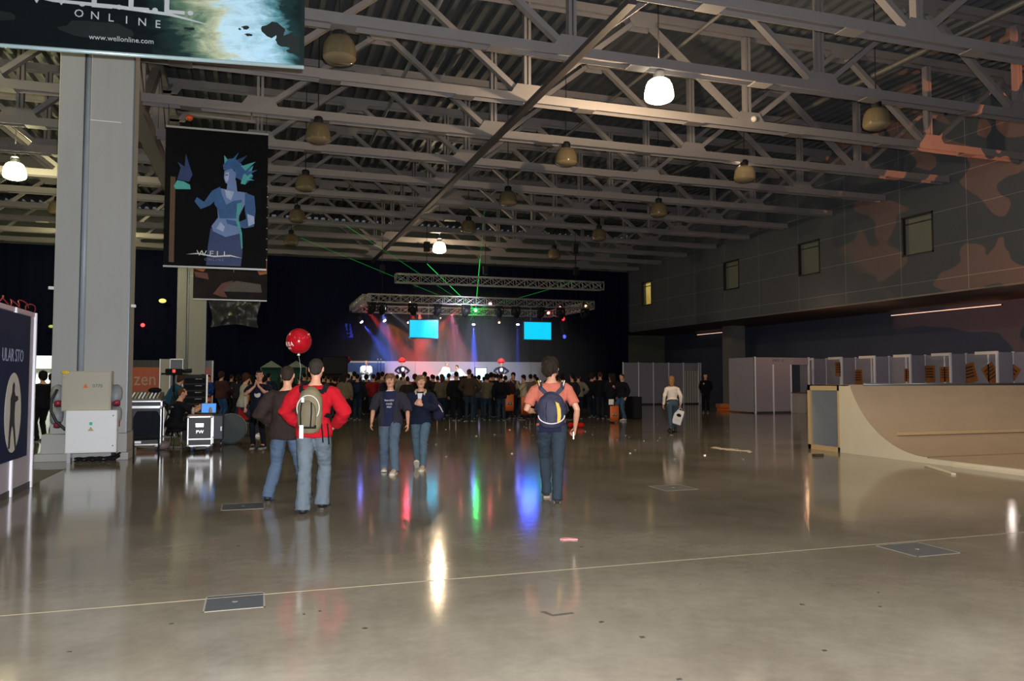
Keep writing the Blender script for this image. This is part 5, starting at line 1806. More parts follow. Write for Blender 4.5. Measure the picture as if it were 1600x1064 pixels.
def beam_mat(nm, es, al):
    m = bpy.data.materials.new(nm)
    m.use_nodes = True
    nt = m.node_tree
    nt.nodes.clear()
    o_ = nt.nodes.new('ShaderNodeOutputMaterial')
    a = nn(nt, 'ShaderNodeEmission', Strength=es)
    a.inputs[0].default_value = (0.04, 1, 0.14, 1)
    b = nt.nodes.new('ShaderNodeBsdfTransparent')
    mx = nt.nodes.new('ShaderNodeMixShader')
    mx.inputs[0].default_value = al
    nt.links.new(b.outputs[0], mx.inputs[1])
    nt.links.new(a.outputs[0], mx.inputs[2])
    nt.links.new(mx.outputs[0], o_.inputs[0])
    return m


bs, bf = beam_mat('laser_strong', 0.9, 0.55), beam_mat('laser_faint', 0.5, 0.2)
for (u, v, y, r, m) in ((667, 412, 36.0, 0.02, bs), (757, 330, 36, 0.014, bf), (750, 405, 38, 0.02, bs), (716, 480, 43, 0.013, bs), (722, 489, 43, 0.013, bs), (724, 472, 43, 0.012, bs), (762, 482, 43, 0.012, bs), (758, 492, 43.4, 0.012, bs),
                        (735, 500, 43.4, 0.012, bs), (540, 352, 26, 0.012, bf), (470, 372, 30, 0.01, bf), (765, 476, 43, 0.012, bs), (900, 440, 36.5, 0.012, bf)):
    q = at_y(u, v, y) - lp
    MB().tube((0, 0, 0), q, r, 6, r2=r * 0.8).build('laser_beam', m, t)
light('laser_light', 'POINT', lp + V((0, -0.3, 0)), 30, (0.05, 1, 0.15), 0.05)

# screens
scr_m = mat('screen_cyan', (0, 0.5, 0.7), 0.3, var=0, emit=rgb('0ac4ee'), es=1.05)
for (u0, v0, u1, v1, lab) in ((640, 501, 684, 527, 'left flat screen glowing plain cyan above the stage'), (819, 504, 861, 530, 'right flat screen glowing plain cyan above the stage')):
    y = 38.1
    a, b = at_y(u0, v1, y), at_y(u1, v0, y)
    t = thing('flat_screen', lab, 'screen', ((a.x + b.x) / 2, y, (a.z + b.z) / 2), 0, 'cyan screens over the stage')
    w_, h_ = (b.x - a.x) / 2, (b.z - a.z) / 2
    MB().bx(-w_ - 0.05, w_ + 0.05, 0.0, 0.1, -h_ - 0.05, h_ + 0.05).build('frame', mat('screen_frame', rgb('35506a'), 0.4), t, 0.01)
    MB().bx(-w_, w_, -0.006, 0.0, -h_, h_).build('display', scr_m, t)
    for s in (-0.5, 0.35):
        MB().tube((s * w_, 0.05, h_), (s * w_, 0.05, zb - t.location.z - 0.2), 0.014, 6).build('hanging_bracket', M_alu, t)
        MB().box((s * w_, 0.1, zb - t.location.z - 0.19), (0.04, 0.44, 0.03)).build('clamp', M_alu, t)
# hung speakers
for (u, v, lab, c, lc) in ((543, 516, 'narrow loudspeaker lit blue hanging at the left end of the stage rig', '101218', (0.02, 0.08, 1)), (880, 512, 'dark loudspeaker with red and blue lamps hanging at the right end of the rig', '101218', None)):
    p = at_x(u, v, (B0 if u < 700 else B1).x)
    y = p.y
    t = thing('hanging_speaker', lab, 'loudspeaker', p)
    m = MB()
    for k in range(4):
        m.box((0.05 * k, 0, 0.28 - 0.22 * k), (0.32, 0.4, 0.2), Matrix.Rotation(-0.08 * k, 3, 'X'))
    m.build('cabinet', mat('speaker_blue_lit', rgb('1c3fa0'), 0.5) if lc else M_black, t, 0.01)  # left cabinet: the blue light falling on it is put into its colour
    MB().tube((0, 0, 0.35), (0, 0, zb - p.z - 0.2), 0.015, 6).build('hanging_chain', M_black, t)
    MB().box((0, 0, zb - p.z - 0.19), (0.44, 0.04, 0.03)).build('clamp', M_black, t)
    if lc:
        light('speaker_lamp', 'SPOT', p + V((-0.1, -1.3, -1.2)), 70, (0.03, 0.1, 1), 0.05, target=p, spot=0.6)
    else:
        for (du, dv, c_, ln) in ((0, -14, 'red', 2.0), (2, 14, 'blue', 1.2)):
            q = at_y(u + du, v + dv, y - 0.3) - p
            MB().ell(q, (0.1, 0.05, 0.12), 12, 8).build('coloured_lamp', mat('glow_%s%s' % (c_, ln), HUES[c_], 0.3, var=0, emit=HUES[c_], es=ln), t)
# floor speakers left of the stage
for (u, lab, s_) in ((522, 'black speaker stack standing left of the stage', 1.0), (989, 'black speaker cabinet on the floor at the right end of the crowd', 0.55)):
    y = 39.5 if s_ == 1 else 27.5
    p = at_y(u, 592, y)
    hgt = at_y(u, 557, y).z if s_ == 1 else at_y(u, 619, y).z
    wd = 1.25 if s_ == 1 else 0.4
    t = thing('speaker_stack', lab, 'loudspeaker', (p.x, y, 0))
    n_ = 3 if s_ == 1 else 1
    for k in range(n_):
        MB().bx(-wd / 2, wd / 2, -0.35, 0.35, hgt / n_ * k, hgt / n_ * (k + 1) - 0.015).build('cabinet', M_blackm, t, 0.01)
        MB().bx(-wd / 2 + 0.04, wd / 2 - 0.04, -0.36, -0.35, hgt / n_ * k + 0.04, hgt / n_ * (k + 1) - 0.05).build('grille', M_black, t)

# performers
wc = 'dfe3ea'


def perf(u, v, y, label, rz, **k):
    p = at_y(u, v, y)
    return person(label, (p.x, y, ZST), rz, H=k.pop('H', 1.75), hi=False, **k)


k1 = dict(topc='e6e8ee', leg='1a1c24', hem=-0.12, bulk=0.03, armw=0.02, topname='white_coat', shoe='101014')
p_, i_ = perf(572, 590, 40.4, 'performer in white coat at the microphone, left end of the stage', PI - 0.1, handL=(-0.05, 0.16, 0.62), handR=(0.05, 0.16, 0.66), hair='short', hairc='1c1612', **k1)
q = p_.location + V((-0.05, -0.35, 0))
t = thing('microphone_stand', 'slim microphone stand before the white coated performer at left', 'microphone stand', q)
MB().tube((0, 0, 0), (0, 0, 1.5), 0.012, 6).build('pole', M_black, t)
MB().lathe([(0.0, 0.03), (0.14, 0.02), (0.15, 0.0)], n=16).build('base', M_black, t)
MB().ell((0, 0.03, 1.53), (0.03, 0.04, 0.03), 8, 6).build('microphone', M_alu, t)
for u, nm in ((589, 'left'), (594, 'right')):
    q = at_y(u, 600, 40.6)
    t = thing('microphone_stand', 'bare thin microphone stand, %s of the two between the left performers' % nm, 'microphone stand', (q.x, 40.6, ZST))
    MB().tube((0, 0, 0), (0.03, 0, 1.75), 0.012, 6).build('pole', M_black, t)
    MB().lathe([(0.0, 0.03), (0.14, 0.02), (0.15, 0.0)], n=16).build('base', M_black, t)
    MB().ell((0.03, 0, 1.78), (0.035, 0.035, 0.05), 8, 6).build('microphone', M_alu, t)
M_redw = mat('wig_red', rgb('d01a1c'), 0.7, var=0.3, scale=20, bump=0.5)
for (u, lab, rz) in ((628, 'dancer with red wig, striped sleeves and white skirt on the left half of the stage', PI + 0.2), (783, 'dancer with red wig, dark sleeves and white apron on the right half of the stage', PI - 0.2)):
    p_, i_ = perf(u, 590, 40.0, lab, rz, female=True, H=1.74, topc='1a1c30', leg='20222c', hem=0.05, topname='bodice', handL=(-0.1, 0.05, 0.6), handR=(0.1, 0.06, 0.6), elL=(-1, -0.1, 0), elR=(1, -0.1, 0), hair='short', hairc='a01818')
    m = MB()
    for k in range(9):
        a = k * 2 * PI / 9
        m.ell(i_['hc'] + V((0.11 * math.cos(a), 0.08 * math.sin(a) - 0.02, 0.09 + 0.03 * (k % 2))), (0.09, 0.09, 0.1), 10, 6)
    m.ell(i_['hc'] + V((0, -0.02, 0.15)), (0.16, 0.14, 0.11), 12, 8)
    m.build('red_wig', M_redw, p_)
    m = MB().lathe([(0.15, 1.02), (0.22, 0.95), (0.33, 0.82), (0.38, 0.7), (0.36, 0.69)], n=28)
    m.build('white_skirt', cloth('eef0f4'), p_)
    MB().ell(i_['TP']((0, 0.075, 0.2)), (0.09, 0.03, 0.11), 10, 6).build('white_bib', cloth('eef0f4'), p_)
p_, i_ = perf(690, 590, 40.6, 'performer in white coat bending right over the white table', PI / 2 + PI + 0.3, lean=32, handL=(-0.08, 0.28, 0.55), handR=(0.08, 0.28, 0.55), hair='short', hairc='b0a890', **k1)
p_, i_ = perf(724, 590, 40.6, 'performer in white coat crouching left towards the drum like arch', PI / 2 - 0.3, lean=38, pel=(0, -0.03, 0.47), handL=(-0.08, 0.26, 0.5), handR=(0.08, 0.26, 0.5), hair='short', hairc='3a2a22', **k1)
q = at_y(707, 600, 40.2)
t = thing('stage_table', 'white topped table between the two bending performers', 'table', (q.x, 40.2, ZST))
MB().bx(-0.35, 0.35, -0.25, 0.25, 0.7, 0.75).build('tabletop', M_whitem, t)
for a in (-0.3, 0.3):
    for b in (-0.2, 0.2):
        MB().bx(a - 0.02, a + 0.02, b - 0.02, b + 0.02, 0, 0.7).build('leg', M_alu, t)
o = MB().loft([(V((0.42 * math.cos(a * PI / 12), 0, 0.32 * math.sin(a * PI / 12))), 0.035, 0.16) for a in range(13)], 8).build('inflatable_arch', mat('arch_cyan', rgb('9fd8e8'), 0.4, var=0.05))
o.location = (q.x, 40.2, ZST + 0.76)
tag(o, 'small pale cyan arch standing on the table between the bending performers', 'arch')
for (u0, v0, u1, v1, c, lab) in ((743, 575, 760, 594, (0.55, 0.85, 1), 'small bright monitor glowing pale blue at the stage centre right'),):
    y = 39.2
    a, b = at_y(u0, v1, y), at_y(u1, v0, y)
    t = thing('monitor', lab, 'monitor', ((a.x + b.x) / 2, y, ZST))
    zc_, hh, ww = (a.z + b.z) / 2 - ZST, (b.z - a.z) / 2, (b.x - a.x) / 2
    MB().bx(-ww - 0.03, ww + 0.03, 0, 0.06, zc_ - hh - 0.03, zc_ + hh + 0.03).build('frame', M_black, t)
    MB().bx(-ww, ww, -0.01, 0, zc_ - hh, zc_ + hh).build('display', mat('monitor_glow', c, 0.3, var=0, emit=c, es=1.0), t)
    MB().bx(-0.04, 0.04, 0.01, 0.05, 0, zc_ - hh).build('stand', M_black, t)
    MB().bx(-0.2, 0.2, -0.1, 0.15, 0, 0.02).build('foot', M_black, t)
p = at_y(543, 562, 39.5)
t = thing('balloon', 'small dark red balloon floating at the left corner of the stage', 'balloon', p)
MB().ell((0, 0, 0), (0.17, 0.17, 0.18), 18, 12).build('balloon_skin', mat('balloon_dark', rgb('6c2436'), 0.2), t)
MB().path([(0, 0, -0.18), (0.03, 0, -0.5), (0, 0, -0.95)], 0.004, 4).build('string', wht, t)
p = at_y(547, 586, 38.2)
t = thing('balloon', 'white balloon above the heads at the left corner of the stage', 'balloon', p)
MB().ell((0, 0, 0), (0.14, 0.14, 0.15), 18, 12).build('balloon_skin', M_whitem, t)
MB().path([(0, 0, -0.15), (0.02, 0, -0.4), (0, 0, -0.75)], 0.004, 4).build('string', wht, t)

# haze over the stage, filling its real volume
hz = MB().ell(((X0 + X1) / 2, 42.3, 2.0), ((X1 - X0) / 2 + 3.4, 4.25, 5.2), 48, 32)
hz.v = [(a, b, max(c, ZST + 0.01)) for a, b, c in hz.v]
hz = hz.build('stage_haze', mat('tmp', (1, 1, 1), var=0))
m = bpy.data.materials.new('haze')
m.use_nodes = True
m.node_tree.nodes.clear()
nt = m.node_tree
o_ = nt.nodes.new('ShaderNodeOutputMaterial')
vs_ = nn(nt, 'ShaderNodeVolumeScatter', Density=0.03, Anisotropy=0.0)
vs_.inputs['Color'].default_value = (0.86, 0.9, 1, 1)
tc = nt.nodes.new('ShaderNodeTexCoord')
mp = nt.nodes.new('ShaderNodeMapping')
rad = ((X1 - X0) / 2 + 3.4, 4.3, 5.2)
mp.inputs['Scale'].default_value = [1 / q for q in rad]
mp.inputs['Location'].default_value = (-(X0 + X1) / 2 / rad[0], -42.3 / rad[1], -2.0 / rad[2])
ln = nn(nt, 'ShaderNodeVectorMath', operation='LENGTH')
mrg = nn(nt, 'ShaderNodeMapRange', interpolation_type='SMOOTHSTEP')
mrg.inputs['From Min'].default_value = 1.0
mrg.inputs['From Max'].default_value = 0.45
mrg.inputs['To Max'].default_value = 0.038
nt.links.new(tc.outputs['Object'], mp.inputs[0])
nt.links.new(mp.outputs[0], ln.inputs[0])
nt.links.new(ln.outputs['Value'], mrg.inputs['Value'])
nt.links.new(mrg.outputs[0], vs_.inputs['Density'])
nt.links.new(vs_.outputs[0], o_.inputs['Volume'])
hz.data.materials.clear()
hz.data.materials.append(m)
tag(hz, 'thin coloured haze hanging over the stage between the lights and the performers', 'haze', kind='stuff')
# ================================================================ sound desk at the left
AN = AWAY * 0.15


def flight_case(name, label, x, y, w, d, z0, z1, extras=None, rz=0.0, wheels=True, cat='flight case'):
    t = thing(name, label, cat, (x, y, 0), rz)
    MB().bx(-w / 2, w / 2, -d / 2, d / 2, z0, z1).build('body', mat('case_black', rgb('1b1a22'), 0.5, var=0.1), t)
    e = 0.022
    k = MB()
    for a in (-w / 2, w / 2):
        for b in (-d / 2, d / 2):
            k.bx(a - e / 2, a + e / 2, b - e / 2, b + e / 2, z0, z1)
    for z in (z0, z1, z0 + 0.14):
        k.bx(-w / 2, w / 2, -d / 2 - e / 2, -d / 2 + e / 2, z - e / 2, z + e / 2)
        k.bx(-w / 2, w / 2, d / 2 - e / 2, d / 2 + e / 2, z - e / 2, z + e / 2)
        k.bx(-w / 2 - e / 2, -w / 2 + e / 2, -d / 2, d / 2, z - e / 2, z + e / 2)
        k.bx(w / 2 - e / 2, w / 2 + e / 2, -d / 2, d / 2, z - e / 2, z + e / 2)
    k.build('edging', M_alu, t)
    for a in (-w / 2, w / 2):
        for z in (z0, z1):
            MB().ell((a, -d / 2, z), (0.03, 0.03, 0.03), 10, 8).build('corner_ball', M_alu, t)
    if wheels:
        for a in (-w / 2 + 0.08, w / 2 - 0.08):
            for b in (-d / 2 + 0.08, d / 2 - 0.08):
                wh = MB()
                wh.tube((a - 0.02, b, 0.05), (a + 0.02, b, 0.05), 0.05, 14)
                wo = wh.build('castor', mat('castor_blue', rgb('33425e'), 0.4), t)
                MB().bx(a - 0.03, a + 0.03, b - 0.03, b + 0.03, 0.085, z0).build('castor_fork', M_chrome, wo)
    return t


p = gnd(228, 705)
t = flight_case('flight_case', 'black flight case with aluminium edges under the mixing console', p.x - 0.05, p.y + 0.25, 0.66, 0.5, 0.14, 0.93)
MB().bx(-0.24, -0.05, -0.262, -0.25, 0.17, 0.22).build('name_plate', M_alu, t)
t = thing('mixing_console', 'large mixing console on an aluminium edged case top beside the near column', 'mixing console', (p.x - 0.2, p.y + 0.2, 0))
MB().bx(-0.75, 0.5, -0.32, 0.4, 0.95, 1.06).build('case_tray', mat('case_black', rgb('1b1a22')), t)
k = MB()
for z in (0.96, 1.07):
    k.bx(-0.76, 0.51, -0.335, -0.315, z - 0.012, z + 0.012).bx(0.49, 0.515, -0.33, 0.4, z - 0.012, z + 0.012)
k.bx(0.485, 0.515, -0.335, -0.315, 0.95, 1.08)
k.build('edging', M_alu, t)
MB().prism([(-0.72, -0.28, 1.07), (-0.72, 0.38, 1.07), (-0.72, 0.38, 1.26), (-0.72, -0.28, 1.12)], (1.2, 0, 0)).build('desk', mat('desk_grey', rgb('4b504c'), 0.5, var=0.2, scale=20), t)
for k in range(16):
    x = -0.68 + 0.072 * k
    m = MB()
    for j in range(6):
        m.bx(x - 0.01, x + 0.01, -0.22 + 0.09 * j - 0.01, -0.22 + 0.09 * j + 0.012, 1.12 + 0.019 * j, 1.16 + 0.019 * j)
    m.build('knob_row', M_whitem if k % 3 else mat('knob_tan', rgb('a08c68'), 0.5), t)
o = MB().ell((0, 0, 0), (0.14, 0.08, 0.06), 12, 8).build('headphones_bag', M_blackm)
o.location = (p.x + 0.1, p.y + 0.45, 1.3)
tag(o, 'dark soft bundle lying on the back of the mixing console', 'bundle')

# chair
p = gnd(228, 722)
t = thing('stacking_chair', 'black fabric chair with thin black legs standing before the mixing console', 'chair', (p.x, p.y, 0), 0.12)
remeshed(MB().loft([((0, -0.2, 0.5), 0.2, 0.015), ((0, -0.22, 0.62), 0.235, 0.025), ((0, -0.25, 0.86), 0.23, 0.025), ((0, -0.27, 0.96), 0.18, 0.015)], 16), 'backrest', cloth('10141c'), 0.012, 2, t)
MB().bx(-0.22, 0.22, -0.2, 0.22, 0.44, 0.49).build('seat', cloth('10141c'), t, 0.02)
for s in (-1, 1):
    MB().path([(s * 0.21, -0.28, 0.0), (s * 0.215, -0.2, 0.45), (s * 0.215, -0.24, 0.85)], 0.012, 8).build('leg', M_black, t)
    MB().path([(s * 0.21, 0.24, 0.0), (s * 0.215, 0.2, 0.44)], 0.012, 8).build('leg', M_black, t)

# seated operator
p = gnd(276, 702)
p_, i_ = person('operator in black shirt with white back print seated low beside the console, facing right', (p.x, p.y + 0.15, 0), AWAY - math.radians(50), H=1.76, hi=True, pel=(0, -0.05, 0.30), lean=14, footL=(-0.07, 0.24, 0, 0, 8), footR=(0.09, 0.22, 0, 0, -8),
                handL=(-0.08, 0.24, 0.5), handR=(0.1, 0.26, 0.52), elL=(-0.6, -0.4, -1), elR=(0.6, -0.4, -1), topc='0e0e13', sleeve=0.9, leg='0f1015', hair='short', hairc='4a3226', shoe='151518', hem=-0.03, bulk=0.014, topname='shirt')
MB().ell(i_['TP']((-0.035, -0.083, 0.15)), (0.05, 0.012, 0.045), 12, 8).build('back_print', wht, p_)
MB().ell(i_['TP']((0.02, -0.083, 0.215)), (0.1, 0.012, 0.014), 12, 6).build('back_lettering', wht, p_)
t = thing('drum_stool', 'small black stool under the seated operator', 'stool', (p.x - 0.05, p.y + 0.1, 0), AWAY)
MB().lathe([(0, 0.44), (0.17, 0.44), (0.18, 0.42), (0.17, 0.39), (0, 0.39)], n=20).build('seat', M_blackm, t)
for a in range(3):
    c, s = math.cos(a * 2.1), math.sin(a * 2.1)
    MB().tube((c * 0.04, s * 0.04, 0.4), (c * 0.2, s * 0.2, 0), 0.013, 6).build('leg', M_chrome, t)
# bending man in blue
p = gnd(268, 684)
p_, i_ = person('technician in teal blue jacket leaning forward behind the console', (p.x - 0.15, p.y + 0.4, 0), AWAY - math.radians(65), H=1.76, hi=False, lean=30, handL=(-0.06, 0.38, 0.58), handR=(0.06, 0.38, 0.6), topc='1c4860', leg='12151c', hair='mop', hairc='3a2a1c', bulk=0.02, armw=0.012, topname='jacket')
# rack
p = gnd(299, 688)
rack = (p.x + 0.05, p.y + 0.5)
t = thing('equipment_rack', 'tall black equipment rack with a pale vertical rail behind the laptop case', 'equipment rack', (rack[0], rack[1], 0))
MB().bx(-0.28, 0.26, -0.3, 0.3, 0, 1.66).build('cabinet', M_black, t, 0.008)
MB().bx(0.265, 0.3, -0.33, -0.29, 0.3, 1.66).build('front_rail', mat('rail_pale', rgb('b5ada0'), 0.4, 0.3), t)
for k in range(8):
    z = 0.25 + 0.17 * k
    m = MB().bx(-0.25, 0.24, -0.315, -0.3, z, z + 0.13)
    u = m.build('rack_unit', mat('unit_dark', rgb('0c0d10'), 0.7, 0.0, spec=0.1), t)
    MB().bx(0.0, 0.16, -0.322, -0.315, z + 0.1, z + 0.112).build('indicator_strip', mat('strip_lamp%d' % (k % 2), rgb('7a6a30' if k % 2 else '70747c'), 0.4), u)
# camera above the operators
q = at_y(272, 581, rack[1] - 0.2)
t = thing('video_camera', 'black broadcast video camera with red tally display on a tripod at the sound desk', 'video camera', (q.x, q.y, q.z))
MB().box((0, 0, 0), (0.4, 0.16, 0.16)).build('body', M_blackm, t, 0.02)
MB().tube((0.2, 0, 0.02), (0.42, 0, 0.03), 0.05, 12).build('lens', M_black, t)
MB().bx(-0.28, 0.05, -0.2, -0.1, -0.07, -0.03).build('control_arm', M_blackm, t)
MB().bx(-0.03, 0.04, -0.092, -0.08, -0.02, 0.06).build('red_display', mat('tally', (0.3, 0, 0), 0.4, var=0, emit=(1, 0.05, 0.02), es=0.8), t)
m = MB().tube((0.0, 0, -0.08), (0, 0, -0.5), 0.03, 8)
m.build('pillar', M_black, t)
for a in range(3):
    c, s = math.cos(a * 2.1 + 0.5), math.sin(a * 2.1 + 0.5)
    MB().tube((0, 0, -0.5), (c * 0.35, s * 0.25, -q.z), 0.016, 6).build('tripod_leg', M_black, t)

# laptop case
p = gnd(310, 706)
CW = 0.47
t = flight_case('flight_case', 'small black flight case marked PW with aluminium edges carrying the laptop', p.x + 0.02, p.y + 0.25, CW, 0.5, 0.13, 0.74)
MB().bx(-0.09, 0.08, -0.262, -0.25, 0.52, 0.61).build('logo_plate', M_alu, t, 0.01)
text('DIGICO', 0.045, M_black, t, (-0.005, -0.264, 0.565), (PI / 2, 0, 0), 'lettering', 0.001)
text('PW', 0.1, M_alu, t, (0, -0.254, 0.42), (PI / 2, 0, 0), 'lettering', 0.001)
cx_, cy_ = p.x + 0.02, p.y + 0.25
o = MB().bx(-0.25, 0.24, -0.2, 0.25, 0, 0.03).build('wooden_board', mat('board_wood', rgb('8e5a44'), 0.5, var=0.2, scale=8), None, 0.008)
o.location = (cx_, cy_, 0.756)
tag(o, 'reddish wooden board lying on the small PW flight case', 'board')
t = thing('laptop', 'open laptop with plain blue screen on the small PW flight case', 'laptop', (cx_ + 0.15, cy_ + 0.08, 0.79), -0.1)
MB().bx(-0.16, 0.16, -0.24, 0.0, 0.0, 0.02).build('keyboard_base', M_black, t)
sc_ = MB().box((0, 0.03, 0.125), (0.32, 0.012, 0.22), Matrix.Rotation(-0.2, 3, 'X')).build('lid', M_black, t)
MB().box((0, 0.022, 0.125), (0.295, 0.003, 0.2), Matrix.Rotation(-0.2, 3, 'X')).build('display', mat('laptop_glow', (0.1, 0.3, 0.8), 0.3, var=0, emit=rgb('3d7fc4'), es=0.9), sc_)
for (dx, c, lab) in ((-0.16, 'b0a48c', 'small pale cup left of the laptop'), (0.19, 'a98570', 'small tan bottle right of the laptop')):
    o = MB().lathe([(0, 0), (0.03, 0), (0.035, 0.1), (0.02, 0.12), (0.02, 0.15), (0, 0.15)], n=12).build('bottle' if dx > 0 else 'cup', mat('cup' + c, rgb(c), 0.4))
    o.location = (cx_ + dx, cy_ + 0.0, 0.788)
    tag(o, lab, 'bottle' if dx > 0 else 'cup')
# drum shaped case behind
p = gnd(345, 697)
t = thing('case_trolley', 'bluish dark trolley case with chrome castors right of the PW flight case', 'trolley case', (p.x - 0.15, p.y + 0.3, 0))
MB().bx(-0.2, 0.2, -0.3, 0.3, 0.14, 0.72).build('body', mat('trolley', rgb('2b2d3d'), 0.5), t, 0.03)
for a in (-0.15, 0.15):
    MB().tube((a - 0.02, -0.25, 0.06), (a + 0.02, -0.25, 0.06), 0.06, 14).build('castor', M_chrome, t)
    MB().bx(a - 0.015, a + 0.015, -0.31, -0.3, 0.35, 0.45).build('latch', M_chrome, t)
t = thing('drum_case', 'large round grey padded case standing on edge right of the trolley case', 'round case', (p.x + 0.2, p.y + 0.55, 0.36))
MB().loft([((0, -0.2, 0), 0.3, 0.3), ((0, -0.18, 0), 0.355, 0.355), ((0, 0.18, 0), 0.355, 0.355), ((0, 0.2, 0), 0.3, 0.3)], 32, hint=(0, 0, 1)).build('shell', mat('padded_grey', rgb('3c4446'), 0.8, var=0.2), t)
MB().path([(0.36 * math.cos(a * PI / 10), -0.0, 0.36 * math.sin(a * PI / 10)) for a in range(-1, 12)], 0.01, 6).build('binding', mat('binding', rgb('6a6f70'), 0.6), t)
o = MB().path([(-0.9, 0.3, 0.02), (-0.5, -0.05, 0.02), (-0.2, 0.1, 0.02), (0.1, -0.08, 0.02), (0.3, 0.1, 0.02)], 0.02, 6).build('power_cable', mat('cable_pale', rgb('6f6a66'), 0.6))
o.location = gnd(272, 700)
tag(o, 'grey cable lying on the floor by the seated operator', 'cable')
q = gnd(252, 704)
o = MB().ell((0, 0, 0.1), (0.16, 0.12, 0.1), 14, 8).build('plastic_bag', mat('bag_pinkgrey', rgb('7d6a6c'), 0.6, var=0.2))
o.location = (q.x, q.y + 0.2, 0)
tag(o, 'crumpled pinkish plastic bag on the floor beside the console case', 'bag')
# pale cabinet with aluminium frame behind the operators
y = 24.0
a, b, c = at_y(249, 620, y), at_y(266, 561, y), at_y(286, 561, y)
t = thing('display_cabinet', 'tall beige cabinet with white edged frame behind the technicians', 'cabinet', (a.x, y, 0))
MB().bx(0, b.x - a.x, 0, 0.5, 0, b.z).build('side_panel', mat('beige_panel', rgb('8f8a7a'), 0.6, var=0.05), t)
MB().bx(b.x - a.x, c.x - a.x, 0.02, 0.5, 0, b.z).build('front_panel', mat('grey_panel', rgb('55555c'), 0.5, var=0.1), t)
k = MB()
for x in (0, b.x - a.x, c.x - a.x):
    k.bx(x - 0.012, x + 0.012, -0.02, 0.02, 0, b.z)
k.bx(b.x - a.x, c.x - a.x, -0.02, 0.02, b.z - 0.02, b.z + 0.01)
k.build('frame', M_whitem, t)
# orange wrapped booth wall
y = 44.0
a, b, zt_ = at_y(196, 600, y), at_y(333, 600, y), at_y(260, 563, y).z
t = thing('booth_wall', 'film wrapped orange booth wall lettered frozen behind the sound desk', 'booth wall', (a.x - 0.9, y, 0))
W_ = b.x - a.x + 0.9
MB().bx(0, W_, 0, 0.08, 0, at_y(260, 574, y).z).build('orange_panel', mat('booth_orange', rgb('a8451f'), 0.35, var=0.25, scale=3, stretch=(6, 1, 0.3)), t)
MB().bx(0, W_, 0, 0.08, at_y(260, 574, y).z, zt_).build('film_top', mat('film_dark', rgb('3a3638'), 0.2, var=0.9, scale=4, stretch=(9, 1, 0.5)), t)
MB().bx(W_ - 0.08, W_, -0.02, 0.1, 0, zt_).build('end_post', M_whitem, t)
q = at_y(219, 593, y)
text('frozen', 0.95, mat('frozen_white', rgb('a89a8a'), 0.5), t, (q.x - t.location.x - 0.22, -0.004, q.z), (PI / 2, 0, 0), 'lettering', 0.002, sx=0.8)
# lit booth at the far left
y = 27.0
a, b = at_y(40, 576, y), at_y(100, 556, y)
t = thing('lit_booth', 'brightly lit white booth fascia seen between the left partition and the near column', 'booth', (a.x, y, 0))
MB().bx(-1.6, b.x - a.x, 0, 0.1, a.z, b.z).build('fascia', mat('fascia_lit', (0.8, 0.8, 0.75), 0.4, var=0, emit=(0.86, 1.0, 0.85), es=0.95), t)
for x in (-1.5, b.x - a.x - 0.1):
    MB().bx(x, x + 0.08, 0, 0.08, 0, a.z).build('post', M_whitem, t)
MB().bx(-1.5, b.x - a.x, 1.5, 1.55, 0, a.z).build('rear_panel', mat('booth_rear', rgb('b9bdb9'), 0.5), t)
light('booth_lamp', 'AREA', (a.x + 0.3, y + 0.8, a.z - 0.1), 60, (0.9, 1, 0.88), 0.8)
# signal lamps on the curtain
for (u, v, c, r, es, lab) in ((223, 508, (1, 0.02, 0.02), 0.1, 9, 'small round red signal lamp glowing before the black curtain between the columns'), (254, 470, (0.9, 0.75, 0.2), 0.12, 1.0, 'small dull yellow lamp before the black curtain between the columns'),
                              (80, 510, (0.45, 0.5, 0.1), 0.08, 0.8, 'faint greenish lamp before the black curtain left of the near column')):
    p = at_y(u, v, YC - 0.5)
    t = thing('signal_lamp', lab, 'lamp', p)
    MB().ell((0, 0, 0), (r * (1.6 if c[1] > 0.1 else 1), r, r), 14, 8).build('bulb', mat('sig%d' % u, c, 0.3, var=0, emit=c, es=es), t)
    MB().tube((0, 0, 0), (0, 0.5, 0.1), 0.02, 6).build('bracket', M_black, t)
for (u, v, lab) in ((81, 450, 'small white security camera above the far left curtain area, left of the near column'), (207, 478, 'small white security camera on the right edge of the near column')):
    x = XC - 0.66 if u < 100 else XC + 0.68
    p = at_x(u, v, x)
    p = at_y(u, v, 17.2)
    t = thing('security_camera', lab, 'security camera', p, 0.4)
    MB().box((0, 0, 0), (0.12, 0.07, 0.06)).build('body', M_whitem, t, 0.01)
    MB().tube((0, 0, 0.0), (0.1 if u < 100 else -0.1, 0.05, 0.03), 0.012, 6).build('bracket', M_whitem, t)
# canopy roofs behind the balloon pair
for (u, lab) in ((424, 'pale pointed canopy roof just left of the brown jacket man'), (463, 'pale pointed canopy roof between the brown jacket and the red hood')):
    y = 36.0
    p = at_y(u, 574, y)
    t = thing('canopy', lab, 'canopy', (p.x, y, 0), 0, 'pointed canopies behind the balloon pair')
    m = MB()
    h = at_y(u, 567, y).z
    m.prism([(-0.45, 0, p.z), (0.45, 0, p.z), (0.0, 0.0, h + 0.1)], (0, 0.9, 0))
    m.build('roof', mat('canopy_pale', rgb('7c8474'), 0.7), t)
    for a in (-0.43, 0.43):
        MB().tube((a, 0.05, 0), (a, 0.05, p.z), 0.02, 6).build('post', M_alu, t)
    MB().bx(-0.42, 0.42, 0.4, 0.42, 1.0, p.z).build('green_sheet', cloth('24483f'), t)

